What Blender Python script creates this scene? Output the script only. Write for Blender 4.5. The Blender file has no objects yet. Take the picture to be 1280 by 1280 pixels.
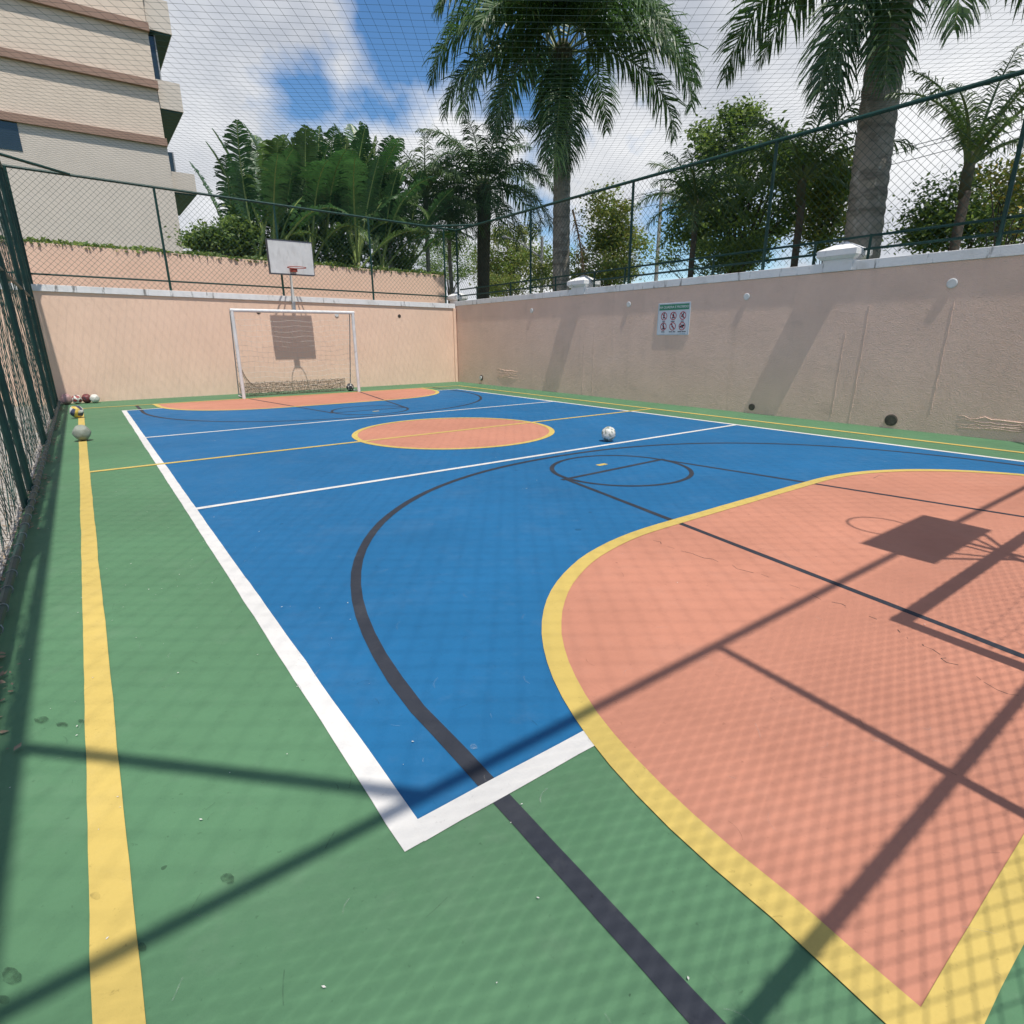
import bpy, math, random
from mathutils import Vector, Matrix, noise as mnoise
R = math.radians
random.seed(7)
scene = bpy.context.scene
COL = scene.collection

# ------------------------------------------------------------------ camera
CAM = Vector((-4.6262, -7.8748, 1.4226))
YAW, PITCH, ROLL, FPX = 0.6307, -0.2971, -0.0059, 711.24      # focal length in px of a 1280 px picture
cy, sy, cp, sp = math.cos(YAW), math.sin(YAW), math.cos(PITCH), math.sin(PITCH)
FW = Vector((sy*cp, cy*cp, sp)); RT = Vector((cy, -sy, 0)); UP = RT.cross(FW)
cr, sr = math.cos(ROLL), math.sin(ROLL)
RT, UP = RT*cr + UP*sr, UP*cr - RT*sr
cd = bpy.data.cameras.new('camera'); cam = bpy.data.objects.new('camera', cd); COL.objects.link(cam)
cam.matrix_world = Matrix(((RT.x, UP.x, -FW.x, CAM.x), (RT.y, UP.y, -FW.y, CAM.y), (RT.z, UP.z, -FW.z, CAM.z), (0, 0, 0, 1)))
cd.sensor_fit = 'HORIZONTAL'; cd.sensor_width = 36; cd.lens = 36*FPX/1280; cd.clip_start = 0.05; cd.clip_end = 2000
scene.camera = cam

# ------------------------------------------------------------------ sky, sun, exposure
SUN = Vector((0.038, 0.395, -1.0)).normalized()             # the way the light travels
elev = math.asin(-SUN.z); az = math.atan2(-SUN.x, -SUN.y)    # towards the sun, clockwise from +Y
world = bpy.data.worlds.new('World'); scene.world = world; world.use_nodes = True
nt = world.node_tree; nt.nodes.clear()
N = nt.nodes.new; L = nt.links.new
out = N('ShaderNodeOutputWorld'); bg = N('ShaderNodeBackground'); L(bg.outputs[0], out.inputs[0])
sky = N('ShaderNodeTexSky'); sky.sky_type = 'NISHITA'; sky.sun_disc = False
sky.sun_elevation = elev; sky.sun_rotation = az; sky.air_density = 1.0; sky.dust_density = 0.15; sky.ozone_density = 2.5
tc = N('ShaderNodeTexCoord')
mp = N('ShaderNodeMapping'); mp.inputs['Scale'].default_value = (1.0, 1.0, 1.2); mp.inputs['Location'].default_value = (8.37, 6.4, 3.7)
L(tc.outputs['Generated'], mp.inputs[0])
n1 = N('ShaderNodeTexNoise'); n1.inputs['Scale'].default_value = 2.3; n1.inputs['Detail'].default_value = 10; n1.inputs['Roughness'].default_value = 0.5; n1.inputs['Distortion'].default_value = 0.1
L(mp.outputs[0], n1.inputs['Vector'])
sz = N('ShaderNodeSeparateXYZ'); L(tc.outputs['Generated'], sz.inputs[0])
hz = N('ShaderNodeMapRange'); hz.inputs[1].default_value = 0.0; hz.inputs[2].default_value = 0.38; hz.inputs[3].default_value = 0.09; hz.inputs[4].default_value = 0.0; L(sz.outputs[2], hz.inputs[0])   # clouds pile up towards the horizon
ad = N('ShaderNodeMath'); ad.operation = 'ADD'; L(n1.outputs[0], ad.inputs[0]); L(hz.outputs[0], ad.inputs[1])
r1 = N('ShaderNodeValToRGB'); r1.color_ramp.elements[0].position = 0.484; r1.color_ramp.elements[1].position = 0.538
L(ad.outputs[0], r1.inputs[0])
mp2 = N('ShaderNodeMapping'); mp2.inputs['Scale'].default_value = (1.0, 1.0, 1.4); mp2.inputs['Location'].default_value = (7.7, 2.2, 0.3)
L(tc.outputs['Generated'], mp2.inputs[0])
n2 = N('ShaderNodeTexNoise'); n2.inputs['Scale'].default_value = 2.6; n2.inputs['Detail'].default_value = 7; n2.inputs['Roughness'].default_value = 0.55
L(mp2.outputs[0], n2.inputs['Vector'])
r2 = N('ShaderNodeValToRGB'); r2.color_ramp.elements[0].position = 0.36; r2.color_ramp.elements[1].position = 0.62
r2.color_ramp.elements[0].color = (5.4, 5.8, 6.6, 1); r2.color_ramp.elements[1].color = (10.2, 10.3, 10.5, 1)
L(n2.outputs[0], r2.inputs[0])
mx = N('ShaderNodeMix'); mx.data_type = 'RGBA'
hs = N('ShaderNodeHueSaturation'); hs.inputs['Saturation'].default_value = 1.22; hs.inputs['Value'].default_value = 1.5; L(sky.outputs[0], hs.inputs['Color'])
L(r1.outputs[0], mx.inputs[0]); L(hs.outputs[0], mx.inputs[6]); L(r2.outputs[0], mx.inputs[7])
L(mx.outputs[2], bg.inputs[0]); bg.inputs[1].default_value = 0.1
sl = bpy.data.lights.new('sun', 'SUN'); sl.energy = 5.0; sl.angle = R(0.53); sl.color = (1, 0.955, 0.88)
so = bpy.data.objects.new('sun', sl); COL.objects.link(so); so.rotation_euler = SUN.to_track_quat('-Z', 'Y').to_euler(); so.location = (0, -5, 20)
vs = scene.view_settings; vs.view_transform = 'Standard'; vs.look = 'None'; vs.exposure = -0.08; vs.gamma = 1.0; vs.use_curve_mapping = False
scene.render.engine = 'CYCLES'; scene.render.resolution_x = 1024; scene.render.resolution_y = 1024
scene.cycles.transparent_max_bounces = 16

# ------------------------------------------------------------------ helpers
def ray(u, v): return RT*((u-640)/FPX) - UP*((v-640)/FPX) + FW
def at(u, v, X=None, Y=None, Z=None):
    d = ray(u, v)
    t = (X-CAM.x)/d.x if X is not None else (Y-CAM.y)/d.y if Y is not None else (Z-CAM.z)/d.z
    return CAM + d*t

class MB:
    def __init__(s): s.v = []; s.f = []; s.m = []; s.cm = 0
    def vert(s, p): s.v.append(tuple(p)); return len(s.v)-1
    def face(s, *i): s.f.append(tuple(i)); s.m.append(s.cm)
    def quad(s, a, b, c, d):
        n = len(s.v); s.v += [tuple(a), tuple(b), tuple(c), tuple(d)]; s.face(n, n+1, n+2, n+3)
    def tri(s, a, b, c):
        n = len(s.v); s.v += [tuple(a), tuple(b), tuple(c)]; s.face(n, n+1, n+2)
    def box(s, x0, x1, y0, y1, z0, z1):
        n = len(s.v)
        s.v += [(x0,y0,z0),(x1,y0,z0),(x1,y1,z0),(x0,y1,z0),(x0,y0,z1),(x1,y0,z1),(x1,y1,z1),(x0,y1,z1)]
        for f in ((0,3,2,1),(4,5,6,7),(0,1,5,4),(1,2,6,5),(2,3,7,6),(3,0,4,7)): s.face(*(n+i for i in f))
    def hexa(s, P):
        n = len(s.v); s.v += [tuple(p) for p in P]
        for f in ((0,3,2,1),(4,5,6,7),(0,1,5,4),(1,2,6,5),(2,3,7,6),(3,0,4,7)): s.face(*(n+i for i in f))
    def tube(s, pts, r, n=8, caps=True):
        pts = [Vector(p) for p in pts]; rings = []
        rr = r if isinstance(r, (list, tuple)) else [r]*len(pts)
        ref = None
        for i, p in enumerate(pts):
            t = (pts[min(i+1, len(pts)-1)] - pts[max(i-1, 0)]).normalized()
            if ref is None: ref = Vector((0,0,1)) if abs(t.z) < .9 else Vector((1,0,0))
            a = t.cross(ref).normalized(); b = a.cross(t); ref = b
            k = len(s.v)
            for j in range(n):
                w = 2*math.pi*j/n; s.v.append(tuple(p + (a*math.cos(w) + b*math.sin(w))*rr[i]))
            rings.append(k)
        for i in range(len(rings)-1):
            for j in range(n):
                j2 = (j+1) % n; s.face(rings[i]+j, rings[i+1]+j, rings[i+1]+j2, rings[i]+j2)
        if caps:
            s.face(*[rings[0]+j for j in range(n)]); s.face(*[rings[-1]+n-1-j for j in range(n)])
    def mesh(s, name, mats, smooth=False):
        me = bpy.data.meshes.new(name); me.from_pydata(s.v, [], s.f); me.update()
        for m in (mats if isinstance(mats, (list, tuple)) else [mats]): me.materials.append(m)
        if any(s.m): me.polygons.foreach_set('material_index', s.m)
        if smooth: me.polygons.foreach_set('use_smooth', [True]*len(s.f))
        return me
    def build(s, name, mats, parent=None, smooth=False, bevel=0, kind=None):
        o = bpy.data.objects.new(name, s.mesh(name, mats, smooth)); COL.objects.link(o)
        if parent: o.parent = parent
        if bevel:
            b = o.modifiers.new('bevel', 'BEVEL'); b.width = bevel; b.segments = 2; b.limit_method = 'ANGLE'
        if kind: o['kind'] = kind
        return o

def tag(o, label, cat, group=None):
    o['label'] = label; o['category'] = cat
    if group: o['group'] = group
    return o
def thing(name, label, cat, loc=(0, 0, 0), rz=0, group=None):
    o = bpy.data.objects.new(name, None); COL.objects.link(o); o.empty_display_size = .2
    o.location = loc; o.rotation_euler = (0, 0, rz)
    return tag(o, label, cat, group)
def inst(name, me, parent, loc=(0, 0, 0), rot=(0, 0, 0), sc=1.0):
    o = bpy.data.objects.new(name, me); COL.objects.link(o)
    if parent: o.parent = parent
    o.location = loc; o.rotation_euler = rot; o.scale = (sc, sc, sc)
    return o

# ------------------------------------------------------------------ materials
def mat(name, col, rough=.6, var=.12, vscale=3.0, bump=0, bscale=40, metal=0, spec=.4, streak=0, dirt=None, trans=0, bump2=None, coord='Object'):
    m = bpy.data.materials.new(name); m.use_nodes = True
    t = m.node_tree; nd = t.nodes; lk = t.links.new; b = nd['Principled BSDF']
    b.inputs['Roughness'].default_value = rough; b.inputs['Metallic'].default_value = metal
    b.inputs['Specular IOR Level'].default_value = spec
    co = nd.new('ShaderNodeTexCoord')
    src = co.outputs[coord]
    if coord == 'World':
        src = None
    ns = nd.new('ShaderNodeTexNoise'); ns.inputs['Scale'].default_value = vscale; ns.inputs['Detail'].default_value = 6; ns.inputs['Roughness'].default_value = .6
    lk(src, ns.inputs['Vector'])
    rp = nd.new('ShaderNodeValToRGB'); rp.color_ramp.elements[0].position = .3; rp.color_ramp.elements[1].position = .7
    c = Vector(col)
    rp.color_ramp.elements[0].color = (*(c*(1-var)), 1); rp.color_ramp.elements[1].color = (*(c*(1+var)), 1)
    lk(ns.outputs[0], rp.inputs[0]); last = rp.outputs[0]
    if dirt:                                            # (colour, noise scale vector, ramp low, ramp high, amount)
        for dc, dsc, lo, hi, amt in dirt:
            mp = nd.new('ShaderNodeMapping'); mp.inputs['Scale'].default_value = dsc; lk(src, mp.inputs[0])
            n2 = nd.new('ShaderNodeTexNoise'); n2.inputs['Scale'].default_value = 1; n2.inputs['Detail'].default_value = 8; n2.inputs['Roughness'].default_value = .65
            lk(mp.outputs[0], n2.inputs['Vector'])
            r2 = nd.new('ShaderNodeMapRange'); r2.inputs[1].default_value = lo; r2.inputs[2].default_value = hi; r2.inputs[4].default_value = amt
            lk(n2.outputs[0], r2.inputs[0])
            mx = nd.new('ShaderNodeMix'); mx.data_type = 'RGBA'; lk(r2.outputs[0], mx.inputs[0]); lk(last, mx.inputs[6]); mx.inputs[7].default_value = (*dc, 1)
            last = mx.outputs[2]
    lk(last, b.inputs['Base Color'])
    nrm = None
    if bump:
        bn = nd.new('ShaderNodeTexNoise'); bn.inputs['Scale'].default_value = bscale; bn.inputs['Detail'].default_value = 5; lk(src, bn.inputs['Vector'])
        bp = nd.new('ShaderNodeBump'); bp.inputs['Strength'].default_value = 1; bp.inputs['Distance'].default_value = bump; lk(bn.outputs[0], bp.inputs['Height'])
        nrm = bp.outputs[0]
        if bump2:
            mp = nd.new('ShaderNodeMapping'); mp.inputs['Scale'].default_value = bump2[1]; lk(src, mp.inputs[0])
            bn2 = nd.new('ShaderNodeTexNoise'); bn2.inputs['Scale'].default_value = 1; bn2.inputs['Detail'].default_value = 6; lk(mp.outputs[0], bn2.inputs['Vector'])
            bp2 = nd.new('ShaderNodeBump'); bp2.inputs['Strength'].default_value = 1; bp2.inputs['Distance'].default_value = bump2[0]; lk(bn2.outputs[0], bp2.inputs['Height']); lk(nrm, bp2.inputs['Normal'])
            nrm = bp2.outputs[0]
        lk(nrm, b.inputs['Normal'])
    if trans:
        tr = nd.new('ShaderNodeBsdfTranslucent'); ms = nd.new('ShaderNodeMixShader'); ms.inputs[0].default_value = trans
        hs = nd.new('ShaderNodeHueSaturation'); hs.inputs['Value'].default_value = 1.5; hs.inputs['Saturation'].default_value = 1.1; lk(last, hs.inputs['Color'])
        lk(hs.outputs[0], tr.inputs[0]); lk(b.outputs[0], ms.inputs[1]); lk(tr.outputs[0], ms.inputs[2]); lk(ms.outputs[0], nd['Material Output'].inputs[0])
    return m

def paint(name, col, wear=1.0):
    """court paint: mottled, scuffed, with specks, worn spots and a slightly wavy slab under it"""
    m = bpy.data.materials.new(name); m.use_nodes = True
    t = m.node_tree; nd = t.nodes; lk = t.links.new; b = nd['Principled BSDF']
    co = nd.new('ShaderNodeTexCoord'); src = co.outputs['Object']; c = Vector(col)
    def nz(sc, det=6, ro=.6, vec=None):
        n = nd.new('ShaderNodeTexNoise'); n.inputs['Scale'].default_value = sc; n.inputs['Detail'].default_value = det; n.inputs['Roughness'].default_value = ro
        lk(vec or src, n.inputs['Vector']); return n.outputs[0]
    def rng(x, a, bb, c0, d0):
        r = nd.new('ShaderNodeMapRange'); r.inputs[1].default_value = a; r.inputs[2].default_value = bb; r.inputs[3].default_value = c0; r.inputs[4].default_value = d0; lk(x, r.inputs[0]); return r.outputs[0]
    def mixc(f, a, colr):
        x = nd.new('ShaderNodeMix'); x.data_type = 'RGBA'; lk(f, x.inputs[0])
        if isinstance(a, Vector): x.inputs[6].default_value = (*a, 1)
        else: lk(a, x.inputs[6])
        x.inputs[7].default_value = (*colr, 1); return x.outputs[2]
    last = mixc(rng(nz(.55, 8, .62), .33, .68, 0, 1), c*.88, c*1.1)
    dust = c*.6 + Vector((.16, .155, .14))
    last = mixc(rng(nz(1.7, 9, .7), .52, .78, 0, .18*wear), last, dust)                 # dust film
    mpp = nd.new('ShaderNodeMapping'); mpp.inputs['Scale'].default_value = (9, 1.3, 1); mpp.inputs['Rotation'].default_value = (0, 0, .6); lk(src, mpp.inputs[0])
    last = mixc(rng(nz(2.2, 9, .75, mpp.outputs[0]), .6, .78, 0, .30*wear), last, c*.62)  # drag marks
    last = mixc(rng(nz(9, 10, .72), .48, .72, 0, .30), last, c*.72)
    last = mixc(rng(nz(5.3, 10, .75), .56, .76, 0, .16*wear), last, dust)
    last = mixc(rng(nz(38, 4, .7), .64, .74, 0, .6*wear), last, c*.5)                   # fine dark grit
    for sc, th, colr, amt in ((2.3, .026, c*.35, .9), (3.1, .010, (.62, .62, .58), 1.0), (6, .010, c*.3, .9)):
        vo = nd.new('ShaderNodeTexVoronoi'); vo.inputs['Scale'].default_value = sc
        dn = nd.new('ShaderNodeTexNoise'); dn.inputs['Scale'].default_value = 30; lk(src, dn.inputs['Vector'])
        va = nd.new('ShaderNodeVectorMath'); va.operation = 'MULTIPLY_ADD'; lk(dn.outputs['Color'], va.inputs[0]); va.inputs[1].default_value = (.02, .02, 0); lk(src, va.inputs[2])
        lk(va.outputs[0], vo.inputs['Vector'])
        sx_ = nd.new('ShaderNodeSeparateColor'); lk(vo.outputs['Color'], sx_.inputs[0]); pw = nd.new('ShaderNodeMath'); pw.operation = 'POWER'; lk(sx_.outputs[0], pw.inputs[0]); pw.inputs[1].default_value = 4
        ru = nd.new('ShaderNodeMath'); ru.operation = 'MULTIPLY'; lk(pw.outputs[0], ru.inputs[0]); ru.inputs[1].default_value = th*sc*1.0
        lt = nd.new('ShaderNodeMath'); lt.operation = 'LESS_THAN'; lk(vo.outputs['Distance'], lt.inputs[0]); lk(ru.outputs[0], lt.inputs[1])
        am = nd.new('ShaderNodeMath'); am.operation = 'MULTIPLY'; lk(lt.outputs[0], am.inputs[0]); am.inputs[1].default_value = amt*min(1, wear)*.7
        last = mixc(am.outputs[0], last, colr)
    lk(last, b.inputs['Base Color'])
    lk(rng(nz(3, 5), .3, .7, .55, .75), b.inputs['Roughness']); b.inputs['Specular IOR Level'].default_value = .22
    bp = nd.new('ShaderNodeBump'); bp.inputs['Distance'].default_value = .006; bp.inputs['Strength'].default_value = .5; lk(nz(4.5, 3, .5), bp.inputs['Height'])
    bq = nd.new('ShaderNodeBump'); bq.inputs['Distance'].default_value = .0012; bq.inputs['Strength'].default_value = .6; lk(nz(90, 3, .6), bq.inputs['Height']); lk(bp.outputs[0], bq.inputs['Normal'])
    lk(bq.outputs[0], b.inputs['Normal'])
    return m

P_GREEN = paint('paint_green', (.086, .190, .098))
P_BLUE = paint('paint_blue', (.013, .118, .265), .7)
P_SALMON = paint('paint_salmon', (.475, .205, .135), .8)
P_WHITE = paint('paint_white', (.62, .60, .57), 1.0)
P_YELLOW = paint('paint_yellow', (.53, .39, .11), 1.0)
P_BLACK = paint('paint_black', (.03, .034, .045), .9)
PLASTER = mat('peach_plaster', (.80, .56, .42), .85, .05, 1.2, bump=.004, bscale=55, spec=.2,
              dirt=[((.52, .37, .28), (4, 4, .6), .58, .78, .22), ((.42, .30, .22), (1.3, 1.3, 2.2), .62, .8, .22)], bump2=(.006, (14, 14, 6)))
PLASTER_R = mat('weathered_plaster', (.77, .55, .44), .88, .06, 1.6, bump=.013, bscale=52, spec=.15,
              dirt=[((.42, .31, .24), (3, 3, .5), .56, .78, .25), ((.30, .23, .17), (1.1, 1.1, 2.6), .60, .78, .30)], bump2=(.012, (13, 13, 13)))
COPING = mat('white_coping', (.74, .73, .72), .8, .06, 4, bump=.003, bscale=40, spec=.2,
              dirt=[((.12, .115, .10), (7, 7, 1.2), .585, .66, .85), ((.32, .30, .26), (2, 2, 2), .52, .7, .5)])
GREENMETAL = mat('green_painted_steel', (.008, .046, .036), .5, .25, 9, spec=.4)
CHAIN = mat('green_coated_wire', (.010, .050, .038), .55, .2, 5)
NETCORD = mat('green_net_cord', (.003, .036, .027), .7, .2, 4)
WHITEMETAL = mat('white_painted_steel', (.66, .66, .64), .5, .1, 6, dirt=[((.25, .17, .11), (8, 8, 8), .64, .74, .6)])
GREYMETAL = mat('dull_grey_steel', (.30, .31, .32), .55, .15, 6, metal=.3)
BOARD = mat('worn_white_board', (.60, .59, .57), .6, .09, 5, dirt=[((.40, .38, .35), (14, 14, 3), .55, .7, .5)])
BOARDEDGE = mat('dark_board_edge', (.07, .075, .09), .6, .2, 8)
REDMETAL = mat('rust_red_steel', (.33, .06, .035), .6, .25, 12)
CORD = mat('pale_net_cord', (.60, .58, .53), .8, .1, 6)
DIRTYNET = mat('brown_net_cord', (.16, .13, .10), .9, .2, 6)
CONCRETE = mat('grey_concrete', (.30, .29, .27), .9, .15, 5, bump=.003, bscale=30)
DRAIN = mat('grimy_drain', (.085, .075, .06), .95, .5, 18)
HOLE = mat('dark_hole', (.045, .04, .034), .95, .2, 20)
BLDG = mat('beige_facade', (.68, .565, .455), .8, .05, 1.5, bump=.003, bscale=14, dirt=[((.42, .35, .28), (2.2, 2.2, .25), .55, .8, .35)])
BLDGB = mat('tan_facade_base', (.63, .555, .475), .8, .04, 1.5, bump=.003, bscale=14)
BAND = mat('brown_band', (.31, .195, .145), .75, .08, 3)
GLASS = mat('dark_window_glass', (.02, .03, .035), .1, .1, 3, spec=.8)
BARK = mat('grey_palm_bark', (.27, .245, .21), .95, .25, 3, bump=.02, bscale=9, dirt=[((.09, .08, .065), (2, 2, 9), .5, .62, .6), ((.46, .45, .42), (7, 7, 4), .56, .70, .7)])
BARKD = mat('dark_bark', (.075, .06, .045), .95, .3, 6, bump=.02, bscale=14)
SHEATH = mat('palm_sheath', (.06, .06, .03), .8, .3, 5)
FROND = mat('palm_leaflet', (.056, .108, .032), .42, .4, .9, spec=.45, trans=.28)
FROND2 = mat('palm_leaflet_light', (.075, .125, .032), .42, .35, .9, spec=.5, trans=.25)
RACHIS = mat('palm_rachis', (.10, .135, .04), .5, .2, 3)
DEAD = mat('dead_frond', (.19, .12, .065), .9, .25, 2)
PADDLE = mat('paddle_leaf', (.055, .125, .040), .40, .4, 2.2, spec=.5, trans=.3)
PADDLE2 = mat('paddle_leaf_light', (.10, .165, .05), .42, .4, 2.2, spec=.45, trans=.35)
MIDRIB = mat('leaf_midrib', (.26, .33, .10), .45, .15, 3)
PSTEM = mat('paddle_stem', (.20, .20, .09), .7, .3, 4)
LEAF = [mat('tree_leaf_dark', (.085, .145, .040), .5, .4, 1.2, trans=.35), mat('tree_leaf_mid', (.17, .235, .06), .5, .4, 1.2, trans=.4), mat('tree_leaf_yellow', (.20, .21, .05), .5, .35, 1.2, trans=.4)]
FLOWER = mat('yellow_blossom', (.50, .34, .04), .6, .2, 4)
SOIL = mat('soil', (.10, .075, .05), .95, .3, 4, bump=.02, bscale=12)
GRASSY = mat('rough_ground', (.09, .115, .05), .95, .3, .6, bump=.03, bscale=4)
LITTER = mat('dry_leaf_litter', (.28, .21, .14), .9, .5, 9); GRAVEL = mat('pale_gravel', (.36, .33, .29), .95, .5, 28, bump=.02, bscale=45)

# ------------------------------------------------------------------ measured frame of the court (metres)
XW, YW = 5.657, 9.289             # faces of the two plaster walls
XL, YN = -5.25, -8.33             # fence along the side, fence behind the camera
def ztop_far(x): return 2.56 - .011*(x - .2)          # coping top of the far wall
def zf_far(x): return 4.83 - .020*(x - .2)            # top rail of the far fence

# ------------------------------------------------------------------ ground and court
g = MB(); g.quad((-400, -400, -.08), (400, -400, -.08), (400, 400, -.08), (-400, 400, -.08))
o = g.build('ground', GRASSY); o['kind'] = 'structure'
c = MB(); c.box(-9.5, XW+.02, -9.6, YW+.02, -.075, 0)
court = c.build('court', P_GREEN); court['kind'] = 'structure'
def sheet(name, polys, z, m):
    b = MB()
    for p in polys:
        n = len(b.v); b.v += [(x, y, z) for x, y in p]; b.face(*range(n, n+len(p)))
    return b.build(name, m, court)
jr = random.Random(21)
def strip(pts, w, closed=False):
    """flat band of width w along pts -> quads, its hand-painted edges a millimetre or two off true"""
    P0 = [Vector((x, y)) for x, y in pts]; P = []
    for i in range(len(P0) if closed else len(P0)-1):
        a, d = P0[i], P0[(i+1) % len(P0)]; k = max(1, int((d-a).length/.12)); P += [a.lerp(d, q/k) for q in range(k)]
    if not closed: P.append(P0[-1])
    n = len(P); Lf = []; Rt = []; jl = jq = 0
    for i in range(n):
        a = P[i-1] if (i > 0 or closed) else None; d = P[(i+1) % n] if (i < n-1 or closed) else None
        t1 = (P[i]-a).normalized() if a is not None else None; t2 = (d-P[i]).normalized() if d is not None else None
        if t1 is None: t1 = t2
        if t2 is None: t2 = t1
        n1 = Vector((-t1.y, t1.x)); n2 = Vector((-t2.y, t2.x)); k = (n1+n2); k = k/max(.3, k.dot(n1))
        jl = .6*jl + jr.gauss(0, .0011); jq = .6*jq + jr.gauss(0, .0011)
        if w < .02: jl = jq = 0
        Lf.append(P[i]+k*(w/2+jl)); Rt.append(P[i]-k*(w/2+jq))
    m = n if closed else n-1
    return [[tuple(Rt[i]), tuple(Rt[(i+1) % n]), tuple(Lf[(i+1) % n]), tuple(Lf[i])] for i in range(m)]
W, B0, B1 = 4.08, -6.61, 6.70
LY = .0009
sheet('blue_field', [[(-W, B0), (W, B0), (W, B1), (-W, B1)]], LY, P_BLUE)
E_ = 7.74
def dcurve(r, sgn, n=26):
    cx, cyy, q = 1.145, -7.39, 2/2.22
    f = lambda v: v**q if v > 1e-9 else 0
    A = [math.pi/2*i/n for i in range(n+1)]
    p = [(-cx-r-.03, -E_)] + [(-cx - r*f(math.cos(a)), cyy + (r-.015)*f(math.sin(a))) for a in A]
    p += [(cx + r*f(math.sin(a)), cyy + (r-.015)*f(math.cos(a))) for a in A] + [(cx+r+.03, -E_)]
    return [(x, y*sgn) for x, y in p]
for sgn in (1, -1):
    pl = dcurve(2.262, sgn); pl = pl if sgn == 1 else pl
    poly = pl[::-1] if sgn == 1 else pl
    sheet('goal_area', [poly], 2*LY, P_SALMON)
ring = [(1.55*math.cos(2*math.pi*i/72), 1.55*math.sin(2*math.pi*i/72)) for i in range(72)]
sheet('center_circle', [ring], 2*LY, P_SALMON)
# basketball marks
def arc3(sgn):
    p = [(-3.79, -7.74), (-3.78, -6.4)] + [(-3.79*math.copysign(abs(math.cos(a))**.91, math.cos(a)), -6.35 + 3.80*math.sin(a)**.91) for a in [math.pi*i/56 for i in range(1, 56)]] + [(3.78, -6.4), (3.79, -7.74)]
    return [(x, y*sgn) for x, y in p]
for sgn in (1, -1):
    sheet('three_point_line', strip(arc3(sgn), .062), 3*LY, P_BLACK)
    for sx in (-1, 1):
        sheet('key_line', strip([(sx*.79+.05, -3.5*sgn), (sx*1.46+.05, -E_*sgn)], .05), 3*LY, P_BLACK)
    sheet('free_throw_line', strip([(-.80, -3.52*sgn), (.88, -3.47*sgn)], .055), 3*LY+.0002, P_BLACK)
    fc = [(.06 + .77*math.cos(2*math.pi*i/60), (-3.53 + .77*math.sin(2*math.pi*i/60))*sgn) for i in range(60)]
    sheet('free_throw_circle', strip(fc, .05, True), 3*LY+.0004, P_BLACK)
    sheet('penalty_mark', [[(-.01, -3.24*sgn-.035), (.13, -3.24*sgn-.035), (.13, -3.24*sgn+.035), (-.01, -3.24*sgn+.035)]], 3*LY+.0006, P_YELLOW)
# volleyball lines (white)
for sx in (-1, 1): sheet('sideline', strip([(sx*W, B0-.04), (sx*W, B1+.04)], .085), 4*LY, P_WHITE)
for yy, w in ((B0, .085), (B1, .07)):
    for sx in (-1, 1): sheet('baseline', strip([(sx*(W-.02), yy), (sx*3.325, yy)], w), 4*LY+.0003, P_WHITE)
for yy in (-2.37, 2.37): sheet('attack_line', strip([(-W+.02, yy), (W-.02, yy)], .068), 4*LY+.0003, P_WHITE)
# futsal lines (yellow)
sheet('center_line', strip([(-4.77, 0), (4.70, 0)], .08), 5*LY, P_YELLOW)
sheet('center_circle_line', strip([(1.55*math.cos(2*math.pi*i/96), 1.55*math.sin(2*math.pi*i/96)) for i in range(96)], .085, True), 5*LY+.0002, P_YELLOW)
for x in (-4.815, 4.735): sheet('touchline', strip([(x, -E_-.05), (x, E_+.03)], .095), 5*LY+.0003, P_YELLOW)
for sgn in (1, -1):
    dl = dcurve(2.262, sgn)
    sheet('goal_area_line', strip(dl, .100), 5*LY+.0005, P_YELLOW)
    sheet('goal_line', strip([(-4.77, -E_*sgn), (4.69, -E_*sgn)], .095 if sgn == 1 else .085), 5*LY+.0007, P_YELLOW)
# cracks in the salmon paint
rnd = random.Random(3)
def crack(u0, v0, u1, v1, seg):
    a, b_ = at(u0, v0, Z=0), at(u1, v1, Z=0); qs = []
    pts = [(a.lerp(b_, i/seg).x + rnd.gauss(0, .012), a.lerp(b_, i/seg).y + rnd.gauss(0, .012)) for i in range(seg+1)]
    for i in range(seg):
        if rnd.random() < .5: qs += strip([pts[i], pts[i+1]], rnd.uniform(.002, .0055))
    sheet('floor_crack', qs, 2*LY+.0004, HOLE)
crack(1085, 768, 1260, 868, 26); crack(815, 676, 1000, 735, 22); crack(1010, 742, 1080, 768, 9); crack(1090, 598, 1112, 591, 5)
def film(name, col, a):
    m = mat(name, col, .8, .3, 20); t_ = m.node_tree; b_ = t_.nodes['Principled BSDF']
    n_ = t_.nodes.new('ShaderNodeTexNoise'); n_.inputs['Scale'].default_value = 55; c_ = t_.nodes.new('ShaderNodeTexCoord'); t_.links.new(c_.outputs['Object'], n_.inputs['Vector'])
    r_ = t_.nodes.new('ShaderNodeMapRange'); r_.inputs[1].default_value = .35; r_.inputs[2].default_value = .65; r_.inputs[3].default_value = a*.25; r_.inputs[4].default_value = a
    t_.links.new(n_.outputs[0], r_.inputs[0]); t_.links.new(r_.outputs[0], b_.inputs['Alpha']); return m
F_DARK, F_PALE, F_WET = film('scuff_dark', (.02, .022, .02), .26), film('scuff_pale', (.55, .54, .50), .17), film('damp_stain', (.02, .05, .025), .55)
ZS = 5*LY + .0016
rk = random.Random(31)
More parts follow.
